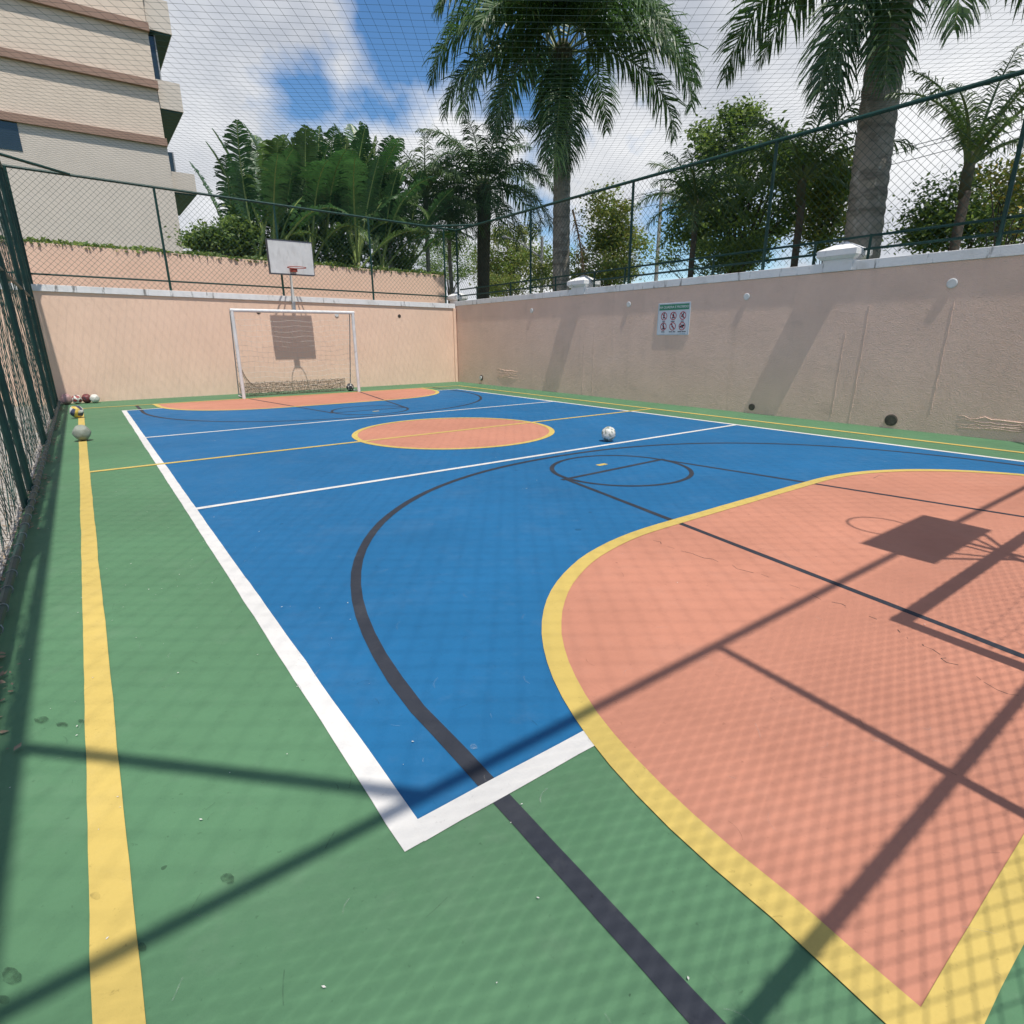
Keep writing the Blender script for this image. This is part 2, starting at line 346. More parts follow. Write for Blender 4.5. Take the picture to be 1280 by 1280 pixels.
for nm, mm, cnt in (('dark_scuffs', F_DARK, 330), ('pale_scuffs', F_PALE, 240)):
    qs = []
    for i in range(cnt):
        x, y = rk.uniform(-5.0, 4.9), rk.uniform(-8.0, 7.5)
        if rk.random() < .55: x, y = rk.uniform(-5.0, 1.0), rk.uniform(-8.0, -3.5)
        a = rk.uniform(0, 6.28) if rk.random() < .5 else rk.gauss(1.2, .4); l = rk.uniform(.012, .085); cv = rk.gauss(0, .8); k = 5; pts = []
        for q in range(k+1): pts.append((x, y)); x += math.cos(a+cv*q/k)*l/k; y += math.sin(a+cv*q/k)*l/k
        qs += strip(pts, rk.uniform(.001, .0045))
    o = sheet(nm, qs, ZS + (.0002 if nm[0] == 'p' else 0), mm); o['kind'] = 'stuff'
def stain(u, v, ru, rv_, mm=F_WET):
    p = at(u, v, Z=0); k = 20; ph = rk.uniform(0, 6)
    ex = (at(u+ru, v, Z=0)-at(u-ru, v, Z=0))/2; ey = (at(u, v-rv_, Z=0)-at(u, v+rv_, Z=0))/2; pl = []
    for i in range(k):
        a = 2*math.pi*i/k; r_ = 1+.10*math.sin(2*a+ph)+.06*math.sin(3*a+2*ph)+.05*math.sin(7*a); q = p + ex*math.cos(a)*r_ + ey*math.sin(a)*r_; pl.append((q.x, q.y))
    sheet('stain', [pl], ZS+.0004, mm)
for a in ((52, 901, 9, 4), (78, 907, 7, 3), (102, 903, 4, 2.5), (15, 1222, 13, 10), (285, 1100, 8, 7), (5, 1252, 8, 6), (178, 1186, 5, 6), (120, 1122, 6, 5, F_DARK), (592, 935, 5, 3, F_PALE)): stain(*a)
# rotting leaves and grit swept against the foot of the side fence
gv = MB(); gv.quad((-6.9, -6, .004), (XL-.02, -6, .004), (XL-.02, 9.2, .004), (-6.9, 9.2, .004)); o = gv.build('gravel_path', GRAVEL); o['kind'] = 'structure'
lit = MB(); rl = random.Random(5)
for i in range(5200):
    y = rl.uniform(-5.5, 9.0); x = XL + rl.choice((rl.gauss(.03, .05), rl.gauss(-.22, .16)))
    s = rl.uniform(.006, .022); a = rl.uniform(0, 6.3); z = .004 + rl.uniform(0, .02)
    if mnoise.noise(Vector((x*2, y*.9, 3))) < -.05 and x > XL: continue
    d = Vector((math.cos(a), math.sin(a), rl.uniform(-.4, .4)))*s; e = Vector((-math.sin(a), math.cos(a), rl.uniform(-.4, .4)))*s*.55
    p = Vector((x, y, z+.3*s)); lit.quad(p-d, p+e, p+d, p-e)
o = lit.build('leaf_litter', LITTER, kind='stuff'); tag(o, 'dry leaf litter gathered along the foot of the side fence', 'leaf litter')
# small white bits on the green paint
bits = MB()
for i in range(110):
    x, y = rl.uniform(-5.1, 4.8), rl.uniform(-7.9, 6)
    if rl.random() < .6: x = rl.uniform(-5.1, -3.6); y = rl.uniform(-7.9, -1)
    a = rl.uniform(0, 6.3); s = rl.uniform(.002, .006); d = Vector((math.cos(a), math.sin(a), .2))*s; e = Vector((-math.sin(a), math.cos(a), .1))*s*.5
    p = Vector((x, y, .008)); bits.quad(p-d, p+e, p+d, p-e)
o = bits.build('paper_scraps', CORD, kind='stuff'); tag(o, 'tiny pale scraps scattered over the court paint', 'scraps')

# ------------------------------------------------------------------ plaster walls
t = thing('boundary_wall', 'weathered peach plaster wall in grazing light with piers and rules sign', 'wall', (XW, 0, 0))
b = MB(); b.box(0, .20, -11, YW, -.07, 2.43); wallr = b.build('plaster_face', PLASTER_R, t)
b = MB()
for y0, y1 in ((-11, -3.13), (-2.64, 3.10), (3.60, YW-.02)):
    b.box(-.02, .23, y0, y1, 2.432, 2.572)
b.build('coping', COPING, t, bevel=.006)
for yc in (-2.885, 3.35, 9.52):
    p = MB(); p.box(-.03 if yc < 9 else .06, .34, yc-.245, yc+.245, 2.2 if yc > 9 else 2.434, 2.66); pr = p.build('pier', COPING, t, bevel=.008)
    q = MB(); x0, x1, h = -.115, .44, .315
    if yc > 9: x0 = -.02
    q.hexa([(x0+.05, yc-h+.05, 2.62), (x1-.05, yc-h+.05, 2.62), (x1-.05, yc+h-.05, 2.62), (x0+.05, yc+h-.05, 2.62), (x0, yc-h, 2.665), (x1, yc-h, 2.665), (x1, yc+h, 2.665), (x0, yc+h, 2.665)])
    q.box(x0, x1, yc-h, yc+h, 2.666, 2.755)
    k = len(q.v); q.v += [(x0, yc-h, 2.756), (x1, yc-h, 2.756), (x1, yc+h, 2.756), (x0, yc+h, 2.756), ((x0+x1)/2, yc, 2.91)]
    for i in range(4): q.face(k+i, k+(i+1) % 4, k+4)
    q.build('pier_cap', COPING, pr, bevel=.006)
# vertical crack lines and blistered plaster
for yy, z0, z1 in ((-3.47, .02, 1.9), (-3.16, .1, 1.5), (2.75, .03, 1.55), (3.1, .05, 1.3), (-4.6, .3, 1.9)):
    m_ = MB(); n = 22
    pts = [(-.0008, yy + rnd.gauss(0, .006) - .02*i/n, z0+(z1-z0)*i/n) for i in range(n+1)]
    m_.tube(pts, .0035, 4); m_.build('plaster_crack', PLASTER_R, t)
def blister(yc, zc, w, h, seed):
    rb = random.Random(seed); m_ = MB()
    for k in range(5):
        z = zc + (k-2)*h/5; n = 16; pts = []
        for i in range(n+1):
            s = i/n; pts.append((.002 - .003*math.sin(math.pi*s), yc + w*(s-.5), z + .10*h*math.sin(3.1*s+k) + rb.gauss(0, .01)))
        m_.tube(pts, [.004+.007*math.sin(math.pi*i/n) for i in range(n+1)], 5)
    m_.build('blistered_plaster', PLASTER_R, t, smooth=True)
blister(6.4, .38, 1.1, .3, 1); blister(-5.6, .2, 1.3, .2, 3)

t = thing('boundary_wall', 'smooth sunlit peach plaster wall behind the white goal, with white coping', 'wall', (0, YW, 0))
xa, xb = -9.4, XW+.25
b = MB(); b.hexa([(xa, 0, -.07), (xb, 0, -.07), (xb, .2, -.07), (xa, .2, -.07), (xa, 0, ztop_far(xa)-.145), (xb, 0, ztop_far(xb)-.145), (xb, .2, ztop_far(xb)-.145), (xa, .2, ztop_far(xa)-.145)])
b.build('plaster_face', PLASTER, t)
xb2 = XW-.04
b = MB(); b.hexa([(xa, -.035, ztop_far(xa)-.143), (xb2, -.035, ztop_far(xb2)-.143), (xb2, .23, ztop_far(xb2)-.143), (xa, .23, ztop_far(xa)-.143), (xa, -.035, ztop_far(xa)), (xb2, -.035, ztop_far(xb2)), (xb2, .23, ztop_far(xb2)), (xa, .23, ztop_far(xa))])
b.build('coping', COPING, t, bevel=.006)
b = MB(); b.box(XW-.12, XW-.03, -.05, -.002, -.05, 2.36); b.build('corner_pilaster', PLASTER, t, bevel=.006)

# round plates and holes on the walls
def disc(name, pos, r, axis, m, label, cat, group=None, depth=.02):
    b = MB(); n = 20; d = Vector((-1, 0, 0)) if axis == 'x' else Vector((0, -1, 0)); p = Vector(pos)
    b.tube([p + d*.001, p + d*depth*.7, p + d*depth], [r, r, r*.8], n)
    return tag(b.build(name, m, smooth=False), label, cat, group)
PLATE = mat('white_plate', (.62, .62, .60), .5, .06, 8)
for y, r, wh in ((5.22, .062, 'near the far corner of the weathered wall'), (1.65, .062, 'just beyond the rules sign on the weathered wall'), (-1.3, .062, 'between the rules sign and the pier nearest it on this side'), (-4.54, .068, 'on the weathered wall past the stained pier cap')):
    disc('wall_plate', (XW, y, 2.135), r, 'x', PLATE, 'round white blanking plate ' + wh, 'wall plate', 'round plates along the weathered wall')
disc('wall_plate', (1.62, YW, 2.085), .06, 'y', PLATE, 'round white blanking plate on the sunlit wall inside the goal frame', 'wall plate')
disc('wall_hole', (-.53, YW, 2.13), .055, 'y', HOLE, 'dark round hole in sunlit wall seen under the goal crossbar', 'wall hole', depth=.012)
disc('wall_hole', (3.61, YW, 2.09), .05, 'y', HOLE, 'dark round hole in sunlit wall between goal and corner', 'wall hole', depth=.012)
disc('drain_pipe_end', (XW, -1.66, .12), .062, 'x', DRAIN, 'small dark drain opening at foot of weathered wall inside the shadow band', 'drain')
disc('drain_pipe_end', (XW, -4.09, .13), .092, 'x', DRAIN, 'large dark round drain opening low on the weathered wall', 'drain')
t = thing('drain_pipe_end', 'pale pipe end with a dark rim near the corner of the two walls', 'drain', (XW, 7.82, .2))
b = MB(); b.tube([(-.002, 0, 0), (-.02, 0, 0)], .085, 16); b.build('rim', HOLE, t)
b = MB(); b.tube([(-.021, .01, 0), (-.04, .01, 0)], .06, 16); b.build('cap', PLATE, t)

# ------------------------------------------------------------------ fences
def chain(b, o, ux, uz, Lx, zt0, zt1, z0, cell=.125, r=.0029, tri=3, jit=0):
    """diagonal wires over a panel: origin o, unit along ux, up z; top may slope from zt0 to zt1"""
    o = Vector(o); ux = Vector(ux); H = max(zt0, zt1) - z0
    def top(s): return zt0 + (zt1-zt0)*s/Lx
    nrm = ux.cross(Vector((0, 0, 1)))
    n = int((Lx+H)/cell)+2; rj = random.Random(17)
    for sg in (1, -1):
        for i in range(n):
            s0 = i*cell - (H if sg == 1 else 0) + rj.gauss(0, jit); oj = rj.gauss(0, jit)
            pts = []
            for k in (0, 1):
                s = s0 + (H if k else 0)*sg
                pts.append([s, z0 + (H if k else 0)])
            (sa, za), (sb, zb) = pts
            # clip to 0..Lx and under the sloping top
            def clip(t0, t1):
                for lim, side in ((0, 1), (Lx, -1)):
                    f0, f1 = (sa+(sb-sa)*t0-lim)*side, (sa+(sb-sa)*t1-lim)*side
                    if f0 < 0 and f1 < 0: return None
                    if f0 < 0: t0 = t0 + (t1-t0)*f0/(f0-f1)
                    elif f1 < 0: t1 = t0 + (t1-t0)*f0/(f0-f1)
                return t0, t1
            c_ = clip(0, 1)
            if not c_: continue
            t0, t1 = c_
            zE = za+(zb-za)*t1; tp = top(sa+(sb-sa)*t1)
            if zE > tp: t1 = t0 + (t1-t0)*max(0, (tp-(za+(zb-za)*t0)))/max(1e-6, zE-(za+(zb-za)*t0))
            if t1-t0 < .01: continue
            m_ = max(1, int((t1-t0)*H/1.2)); P = []
            for j in range(m_+1):
                tt = t0+(t1-t0)*j/m_; s = sa+(sb-sa)*tt; z = za+(zb-za)*tt
                P.append(o + ux*s + Vector((0, 0, z)) + nrm*(.012*math.sin(s*1.9+z*1.3) + .003*sg + oj*.6 + jit*.7*math.sin(z*7+i*2.1)))
            b.tube(P, r, tri, caps=False)

def post(parent, x, y, z0, z1, r=.03, name='post'):
    b = MB(); b.tube([(x, y, z0), (x, y, z1)], r, 10); return b.build(name, GREENMETAL, parent, smooth=False)
def rail(parent, p, q, r=.025, name='rail'):
    b = MB(); b.tube([p, q], r, 8); return b.build(name, GREENMETAL, parent)

# far fence, on the sunlit wall
yf = YW+.06
t = thing('chain_link_fence', 'green chain link fence standing on the sunlit wall behind the goal', 'fence', (0, 0, 0))
for x in (-5.2, -2.51, .21, 2.83, 5.33): post(t, x, yf, ztop_far(x), zf_far(x), .028)
rail(t, (-9.2, yf-.001, zf_far(-9.2)), (XW+.06, yf-.001, zf_far(XW)), .03, 'top_rail')
rail(t, (-9.2, yf-.002, ztop_far(-9.2)+.22), (5.4, yf-.002, ztop_far(5.4)+.22), .02, 'bottom_rail')
b = MB(); chain(b, (-9.2, yf-.035, 0), (1, 0, 0), None, 9.2+5.35, zf_far(-9.2), zf_far(5.35), ztop_far(0)+.04); b.build('chain_link', CHAIN, t, kind='stuff')
# side fence on the weathered wall
xf = XW+.09; ZR = 4.65
t = thing('chain_link_fence', 'tall green chain link fence on top of the weathered wall, with low double rail', 'fence')
for y in (9.25, 5.4, 1.78, -1.5, -4.95, -8.3): post(t, xf, y, 2.57, ZR+.005*(y), .03)
rail(t, (xf-.001, 9.33, ZR+.05), (xf-.001, -8.4, ZR-.03), .033, 'top_rail')
for z in (2.745, 2.935): rail(t, (xf+.05, 9.2, z), (xf+.05, -9.5, z), .02, 'low_rail')
for y in (8.2, 6.4, 4.4, 2.95, 1.95, -.4, -2.4, -3.27, -5.4, -7.4): post(t, xf+.051, y, 2.57, 2.96, .022, 'short_post')
b = MB(); chain(b, (xf-.035, 9.25, 0), (0, -1, 0), None, 17.5, ZR+.05, ZR-.03, 2.62); b.build('chain_link', CHAIN, t, kind='stuff')
# fence along the open side of the court
t = thing('chain_link_fence', 'dark green chain link fence rising from the ground beside the stray balls', 'fence')
def zl(y): return 4.65 + .012*(y+8)
for y in (9.1, 8.0, 5.95, 2.48, -.72, -1.4, -4.0, -7.2): post(t, XL, y, 0, zl(y), .030 if -2 < y < 0 else .040)
rail(t, (XL, 9.3, zl(9.3)), (XL, YN, zl(YN)), .035, 'top_rail')
rail(t, (XL+.001, 9.15, 2.3), (XL+.001, YN, 2.3), .025, 'middle_rail')
rail(t, (XL+.05, 9.15, .06), (XL+.05, YN, .06), .024, 'bottom_rail')
b = MB()
for i in range(60):
    y = 9 - i*.29; b.tube([(XL+.05+.028*math.cos(a), y+.006*math.sin(2*a), .06+.028*math.sin(a)) for a in [2*math.pi*k/10 for k in range(11)]], .003, 3)
b.build('tie_wires', GREYMETAL, t, kind='stuff')
b = MB(); chain(b, (XL-.045, 9.25, 0), (0, -1, 0), None, 17.5, zl(9.25), zl(-8.25), .05, r=.0028, jit=.018); b.build('chain_link', CHAIN, t, kind='stuff')
# fence at the end of the court where the photographer stands
t = thing('chain_link_fence', 'green chain link fence closing the end of court across from the sunlit wall', 'fence')
for x in (XL+.02, -2.58, .10, 2.78, 5.55): post(t, x, YN, 0, ZR, .026)
rail(t, (XL, YN, ZR), (XW+.09, YN, ZR), .029, 'top_rail')
rail(t, (XL, YN-.001, 2.15), (XW, YN-.001, 2.15), .024, 'middle_rail')
rail(t, (XL, YN-.001, .06), (XW, YN-.001, .06), .03, 'bottom_rail')
b = MB(); chain(b, (XL, YN-.05, 0), (1, 0, 0), None, XW-XL, ZR, ZR, .03, r=.0021); b.build('chain_link', CHAIN, t, kind='stuff')

# net over the whole court with its corner braces
t = thing('ceiling_net', 'square mesh green net stretched over the whole court', 'net')
x0, x1, y0, y1 = XL, XW+.09, YN, yf
def znet(x, y):
    a, b_ = (x-x0)/(x1-x0), (y-y0)/(y1-y0)
    edge = (1-b_)*4.65 + b_*zf_far(x); lft = zl(y); rgt = ZR+.005*y
    base = (1-b_)*ZR + b_*zf_far(x) + ((1-a)*(lft-zl(y0)-(zl(y1)-zl(y0))*b_) + a*0)
    return base - .22*max(0, math.sin(math.pi*a))**.7*max(0, math.sin(math.pi*b_))**.7 + .03*mnoise.noise(Vector((x*.5, y*.5, 1)))
b = MB(); ang = R(90-36); cell = .13
for fam in (0, 1):
    dx, dy = math.cos(ang + fam*math.pi/2), math.sin(ang + fam*math.pi/2); nx, ny = -dy, dx
    cx0, cy0 = (x0+x1)/2, (y0+y1)/2; D = 12
    for i in range(int(-D/cell), int(D/cell)+1):
        ox, oy = cx0+nx*i*cell, cy0+ny*i*cell
        lo, hi = -30, 30
        for o_, d_, a_, b__ in ((ox, dx, x0, x1), (oy, dy, y0, y1)):
            q, w_ = sorted(((a_-o_)/d_, (b__-o_)/d_)); lo, hi = max(lo, q), min(hi, w_)
        if hi-lo < .1: continue
        n = max(2, int((hi-lo)/.7)); P = []
        for k in range(n+1):
            s = lo+(hi-lo)*k/n; x, y = ox+dx*s, oy+dy*s
            wob = .02*mnoise.noise(Vector((x*.8, y*.8, 5+fam)))
            P.append((x+nx*wob, y+ny*wob, znet(x, y)))
        b.tube(P, .0015, 3, caps=False)
b.build('net_mesh', NETCORD, t, kind='stuff')
for (ax, ay), (bx_, by) in (((x0, YN+1.1), (x0+1.1, YN)), ((x0, yf-1.1), (x0+1.15, yf)), ((x1, yf-1.05), (x1-1.05, yf)), ((x1, YN+1.1), (x1-1.1, YN))):
    rail(t, (ax, ay, znet(ax, ay)), (bx_, by, znet(bx_, by)), .03, 'corner_brace')

# ------------------------------------------------------------------ goals
def goal(sgn, label, near):
    t = thing('goal', label, 'goal', (0, 0, 0))
    Y = E_*sgn; gh, H = 1.5, 2.09; yb = Y + (.56 if near else .62)*sgn
    for sx in (-1, 1):
        b = MB(); b.tube([(sx*gh, Y, 0), (sx*gh, Y, H+.02)], .042, 12); b.build('post', WHITEMETAL, t)
        b = MB(); b.tube([(sx*gh, Y, H), (sx*gh, Y+.22*sgn, H-.02)], .014, 6); b.build('top_stay', GREYMETAL, t)
        b = MB(); b.tube([(sx*gh, Y+.22*sgn, H-.02), (sx*(gh-.01), yb, .03)], .014, 6); b.build('back_stay', GREYMETAL, t)
        b = MB(); b.tube([(sx*gh, Y, .03), (sx*(gh-.01), yb, .03)], .02, 6); b.build('ground_bar', WHITEMETAL, t)
    b = MB(); b.tube([(-gh-.04, Y, H), (gh+.04, Y, H)], .042, 12); b.build('crossbar', WHITEMETAL, t)
    b = MB()
    rn = random.Random(4)
    if near:
        for i in range(22):
            x = -gh + 2*gh*(i+.5)/22
            b.tube([(x+.015*math.sin(k+i), Y + (.2+.36*(1-k/12))*sgn, .02+2.03*k/12) for k in range(13)], .0016, 3, caps=False)
        for k in range(13):
            z = .12 + k*.15
            b.tube([(-gh+2*gh*i/20, Y + (.2+.36*(1-z/2.07))*sgn, z + .02*math.sin(i*.9+k*.7)) for i in range(21)], .0016, 3, caps=False)
        b.build('net', CORD, t, kind='stuff')
    else:
        for k in range(15):
            z = .12 + k*.128; s = 1-(z/2.07); yy = Y + (.22 + .40*s)*sgn
            P = [(-gh+2*gh*i/24, yy+.02*math.sin(i*1.1+k), z + .02*math.sin(i*.9+k*.7) - .05*math.sin(math.pi*i/24)) for i in range(25)]
            b.tube(P, .0028, 3, caps=False)
        for i in range(24):
            x = -gh + 2*gh*(i+.5)/24
            P = [(x+.015*math.sin(k+i), Y + (.22+.40*(1-k/12))*sgn, .02+2.05*k/12) for k in range(13)]
            b.tube(P, .0016, 3, caps=False)
        for sx in (-1, 1):
            for k in range(12):
                z = .12+k*.16; yy = Y + (.22+.40*(1-z/2.07))*sgn
                b.tube([(sx*gh, Y+.03*sgn, z), (sx*gh*.99, (Y+yy)/2, z-.05), (sx*gh, yy, z)], .0022, 3, caps=False)
        b.build('net', CORD, t, kind='stuff')
        b = MB()                                                        # slack net heaped along the ground
        for k in range(90):
            x = -gh+.05 + (2*gh-.2)*k/90; h = .34+.02*math.sin(k)
            P = [(x+.02*rn.gauss(0, 1), Y+.60*sgn+.025*rn.gauss(0, 1), h*j/6+.01) for j in range(7)]
            b.tube(P, .004, 3, caps=False)
        for j in range(24):
            P = [(-gh+.05+(2*gh-.2)*i/30, Y+.60*sgn+.02*rn.gauss(0, 1), .015+.014*j+.012*rn.gauss(0, 1)) for i in range(31)]
            b.tube(P, .004, 3, caps=False)
        for k in range(7):
            P = [(-gh+.03+.9*(i/10)**1.0*(.3+.1*k), Y+(.35+.02*k)*sgn, .12+(1.15-.1*k)*(1-i/10)**2.2) for i in range(11)]
            b.tube(P, .004, 3, caps=False)
        b.build('slack_net', DIRTYNET, t, kind='stuff')
goal(1, 'white steel goal with sagging net in front of the sunlit wall', False)
goal(-1, 'white steel goal at the fenced end of the court, across from sunlit wall', True)

# ------------------------------------------------------------------ basketball hoops
def hoop(sgn, bx, by, px, py, pz0, zm, label):
    t = thing('basketball_hoop', label, 'basketball hoop', (0, 0, 0))
    z0, z1, hw = 3.04, 3.84, .565
    b = MB(); b.box(bx-hw+.012, bx+hw-.012, min(by, by+.03*sgn), max(by, by+.03*sgn), z0+.012, z1-.012); bd = b.build('backboard', BOARD, t)
    b = MB()
    for a0, a1, c0, c1 in ((-hw, hw, z0-.012, z0+.011), (-hw, hw, z1-.011, z1+.012), (-hw, -hw+.011, z0+.011, z1-.011), (hw-.011, hw, z0+.011, z1-.011)):
        ya, yb = sorted((by-.006*sgn, by+.14*sgn)); b.box(bx+a0, bx+a1, ya, yb, c0, c1)
    b.build('frame', BOARDEDGE, bd)
    b = MB(); cyy = by-.36*sgn; zr = z0+.13
    b.tube([(bx+.225*math.cos(a), cyy+.225*math.sin(a), zr) for a in [2*math.pi*i/28 for i in range(29)]], .010, 6, caps=False)
    b.tube([(bx-.06, by, zr), (bx-.05, cyy+.215*sgn, zr)], .009, 6); b.tube([(bx+.06, by, zr), (bx+.05, cyy+.215*sgn, zr)], .009, 6)
    b.build('rim', REDMETAL, t)
    b = MB(); ya, yb = sorted((by-.003*sgn, by-.13*sgn)); b.box(bx-.08, bx+.08, ya, yb, zr-.075, zr+.012); b.build('rim_bracket', REDMETAL, t)
    b = MB(); b.tube([(px, py, pz0), (px, py, 2.74)], .045, 12); b.tube([(px, py, 2.741), (px, py, zm+.04)], .033, 12); b.build('pole', WHITEMETAL, t)
    top = Vector((px, py, zm))
    for q in ((bx-hw*.8, by+.14*sgn, z1-.08), (bx+hw*.8, by+.14*sgn, z1-.08), (bx, by+.10*sgn, z0+.02), (bx-hw*.8, by+.12*sgn, z0+.04), (bx+hw*.8, by+.12*sgn, z0+.04)):
        b = MB(); b.tube([top, q], .016, 6); b.build('strut', GREYMETAL, t)
    if sgn > 0:
        b = MB(); b.box(px-.04, px+.04, py+.03, YW-.002, pz0+.02, pz0+.16); b.build('wall_bracket', WHITEMETAL, t)
hoop(1, .25, 8.44, .40, YW-.10, 2.19, 3.30, 'basketball backboard with red rim on a white pole fixed to the sunlit wall')
hoop(-1, .06, -7.78, .02, -8.20, 0, 2.98, 'basketball backboard and rim on a pole beside the end fence')

# ------------------------------------------------------------------ rules sign
SIGNW = mat('sign_white', (.62, .66, .70), .4, .03, 5); SIGNG = mat('sign_green', (.03, .22, .13), .4, .05, 5); SIGNK = mat('sign_black', (.02, .02, .03), .5, .05, 5)
SIGNR = mat('sign_red', (.42, .03, .05), .4, .05, 5); SIGNE = mat('sign_edge_blue', (.30, .42, .50), .4, .05, 5)
ys, zs, sw, sh = .365, 1.785, .84, .65
t = thing('rules_sign', 'white rules sign with green heading and six red prohibition symbols on weathered wall', 'sign', (XW, ys, zs), R(-90))
# local frame: x to the reader's right, y = into the wall, z up
b = MB(); b.box(-sw/2, sw/2, -.010, -.001, -sh/2, sh/2); b.build('panel', SIGNW, t, bevel=.004)
b = MB()
for a in ((-sw/2+.012, sw/2-.012, -sh/2+.012, -sh/2+.018), (-sw/2+.012, sw/2-.012, sh/2-.018, sh/2-.012), (-sw/2+.012, -sw/2+.018, -sh/2+.018, sh/2-.018), (sw/2-.018, sw/2-.012, -sh/2+.018, sh/2-.018)): b.box(a[0], a[1], -.0125, -.0102, a[2], a[3])
b.build('border', SIGNE, t)
b = MB(); b.box(-sw/2+.035, sw/2-.035, -.0125, -.0102, sh/2-.145, sh/2-.03); b.build('heading_band', SIGNG, t)
def text(body, x, z, size, m, parent, name='lettering', y=-.0145):
    cu = bpy.data.curves.new(name, 'FONT'); cu.body = body; cu.size = size; cu.align_x = 'CENTER'; cu.align_y = 'CENTER'; cu.extrude = .0006
    tmp = bpy.data.objects.new(name, cu); COL.objects.link(tmp)
    dg = bpy.context.evaluated_depsgraph_get(); me = bpy.data.meshes.new_from_object(tmp.evaluated_get(dg))
    bpy.data.objects.remove(tmp); me.materials.clear(); me.materials.append(m)
    o = bpy.data.objects.new(name, me); COL.objects.link(o); o.parent = parent; o.location = (x, y, z); o.rotation_euler = (R(90), 0, 0); return o
text('NA QUADRA É PROIBIDO', 0, sh/2-.088, .066, SIGNW, t)
rs = random.Random(9)
FIG = [[(0, .055, .013), (-.005, .02, .02), (-.02, -.03, .012), (.015, -.035, .012)], [(.012, .05, .013), (0, .01, .024), (-.02, -.04, .013), (.03, -.03, .013)], [(.02, .05, .014), (.0, .015, .022), (-.03, -.01, .014), (.03, -.04, .013)],
       [(0, .05, .014), (0, 0, .022), (-.015, -.045, .013), (.02, -.045, .013)], [(-.025, .045, .014), (-.01, .0, .02), (.02, -.03, .018), (.035, -.04, .012)], [(-.04, -.01, .022), (0, .005, .024), (.035, .015, .022), (.0, -.03, .012)]]
for k in range(6):
    px = (-.245, 0, .245)[k % 3]; pz = .06 if k < 3 else -.15
    b = MB(); n = 28; ro, ri = .083, .068
    for i in range(n):
        a0, a1 = 2*math.pi*i/n, 2*math.pi*(i+1)/n
        b.quad((px+ri*math.cos(a0), -.0145, pz+ri*math.sin(a0)), (px+ro*math.cos(a0), -.0145, pz+ro*math.sin(a0)), (px+ro*math.cos(a1), -.0145, pz+ro*math.sin(a1)), (px+ri*math.cos(a1), -.0145, pz+ri*math.sin(a1)))
    c4, s4 = math.cos(R(-45)), math.sin(R(-45))
    def pt(l, w): return (px+l*c4-w*s4, -.0150, pz+l*s4+w*c4)
    b.quad(pt(-.07, -.007), pt(.07, -.007), pt(.07, .007), pt(-.07, .007)); pg = b.build('prohibition_ring', SIGNR, t)
    b = MB()
    for fx, fz, fr in FIG[k]:
        i0 = len(b.v); b.v += [(px+fx+fr*math.cos(2*math.pi*i/10), -.0135, pz+fz+fr*math.sin(2*math.pi*i/10)) for i in range(10)]; b.face(*range(i0, i0+10))
    for (fx, fz, fr), (gx, gz, gr) in zip(FIG[k], FIG[k][1:]+FIG[k][1:2]):
        d = Vector((gx-fx, gz-fz)); nn = Vector((-d.y, d.x)).normalized()*.008
        b.quad((px+fx-nn.x, -.0136, pz+fz-nn.y), (px+gx-nn.x, -.0136, pz+gz-nn.y), (px+gx+nn.x, -.0136, pz+gz+nn.y), (px+fx+nn.x, -.0136, pz+fz+nn.y))
    b.build('pictogram', SIGNK, t)
    b = MB(); w_ = (.07, .11, .08, .09, .17, .21)[k]; n = int(w_/.014); x = px-w_/2
    for i in range(n):
        if i in (n//2,) and n > 9: continue
        b.box(x+i*.014, x+i*.014+.010, -.0122, -.0102, pz-.118, pz-.098-.004*(i % 2))
    b.build('caption', SIGNK, t)
b = MB()
for i in range(9):
    if i != 2: b.box(.20+i*.016, .212+i*.016, -.0122, -.0102, -.30, -.288)
b.build('caption', SIGNE, t)

# ------------------------------------------------------------------ balls
def icosphere(sub=4):
    import bmesh
    bm = bmesh.new(); bmesh.ops.create_icosphere(bm, subdivisions=sub, radius=1); return bm
PHI = (1+5**.5)/2
ICO = [Vector(v).normalized() for v in [(s*1, t_*PHI, 0) for s in (-1, 1) for t_ in (-1, 1)] + [(0, s*1, t_*PHI) for s in (-1, 1) for t_ in (-1, 1)] + [(t_*PHI, 0, s*1) for s in (-1, 1) for t_ in (-1, 1)]]
def bmat(n, c, r=.5): return mat(n, c, r, .15, 14, bump=.0015, bscale=60, dirt=[((.16, .13, .10), (11, 11, 11), .5, .72, .55)])
def ball(pos, r, mats, rule, rot, label):
    bm = icosphere(); q = Matrix.Rotation(rot[0], 3, 'X') @ Matrix.Rotation(rot[1], 3, 'Y') @ Matrix.Rotation(rot[2], 3, 'Z'); qi = q.inverted()
    import bmesh
    for f in bm.faces:
        f.smooth = True; f.material_index = rule(qi @ f.calc_center_median().normalized())
    for v in bm.verts:
        d = qi @ v.co.normalized(); m1, m2 = sorted([d.dot(i) for i in ICO])[-2:]
        v.co *= r*(1 - .012*max(0, 1-(m1-m2)*14))                 # seams pressed in between panels
    me = bpy.data.meshes.new('ball'); bm.to_mesh(me); bm.free()
    for m in mats: me.materials.append(m)
    o = bpy.data.objects.new('ball', me); COL.objects.link(o); o.location = (pos[0], pos[1], r*.995 + pos[2]); return tag(o, label, 'ball', None)
soccer = lambda th: (lambda d: 1 if max(d.dot(i) for i in ICO) > th else 0)
BW = bmat('ball_white', (.62, .60, .54)); BK = bmat('ball_black', (.05, .05, .055)); BG = bmat('ball_grey_leather', (.27, .29, .24), .8); BY = bmat('ball_yellow', (.60, .42, .07)); BN = bmat('ball_navy', (.05, .06, .11))
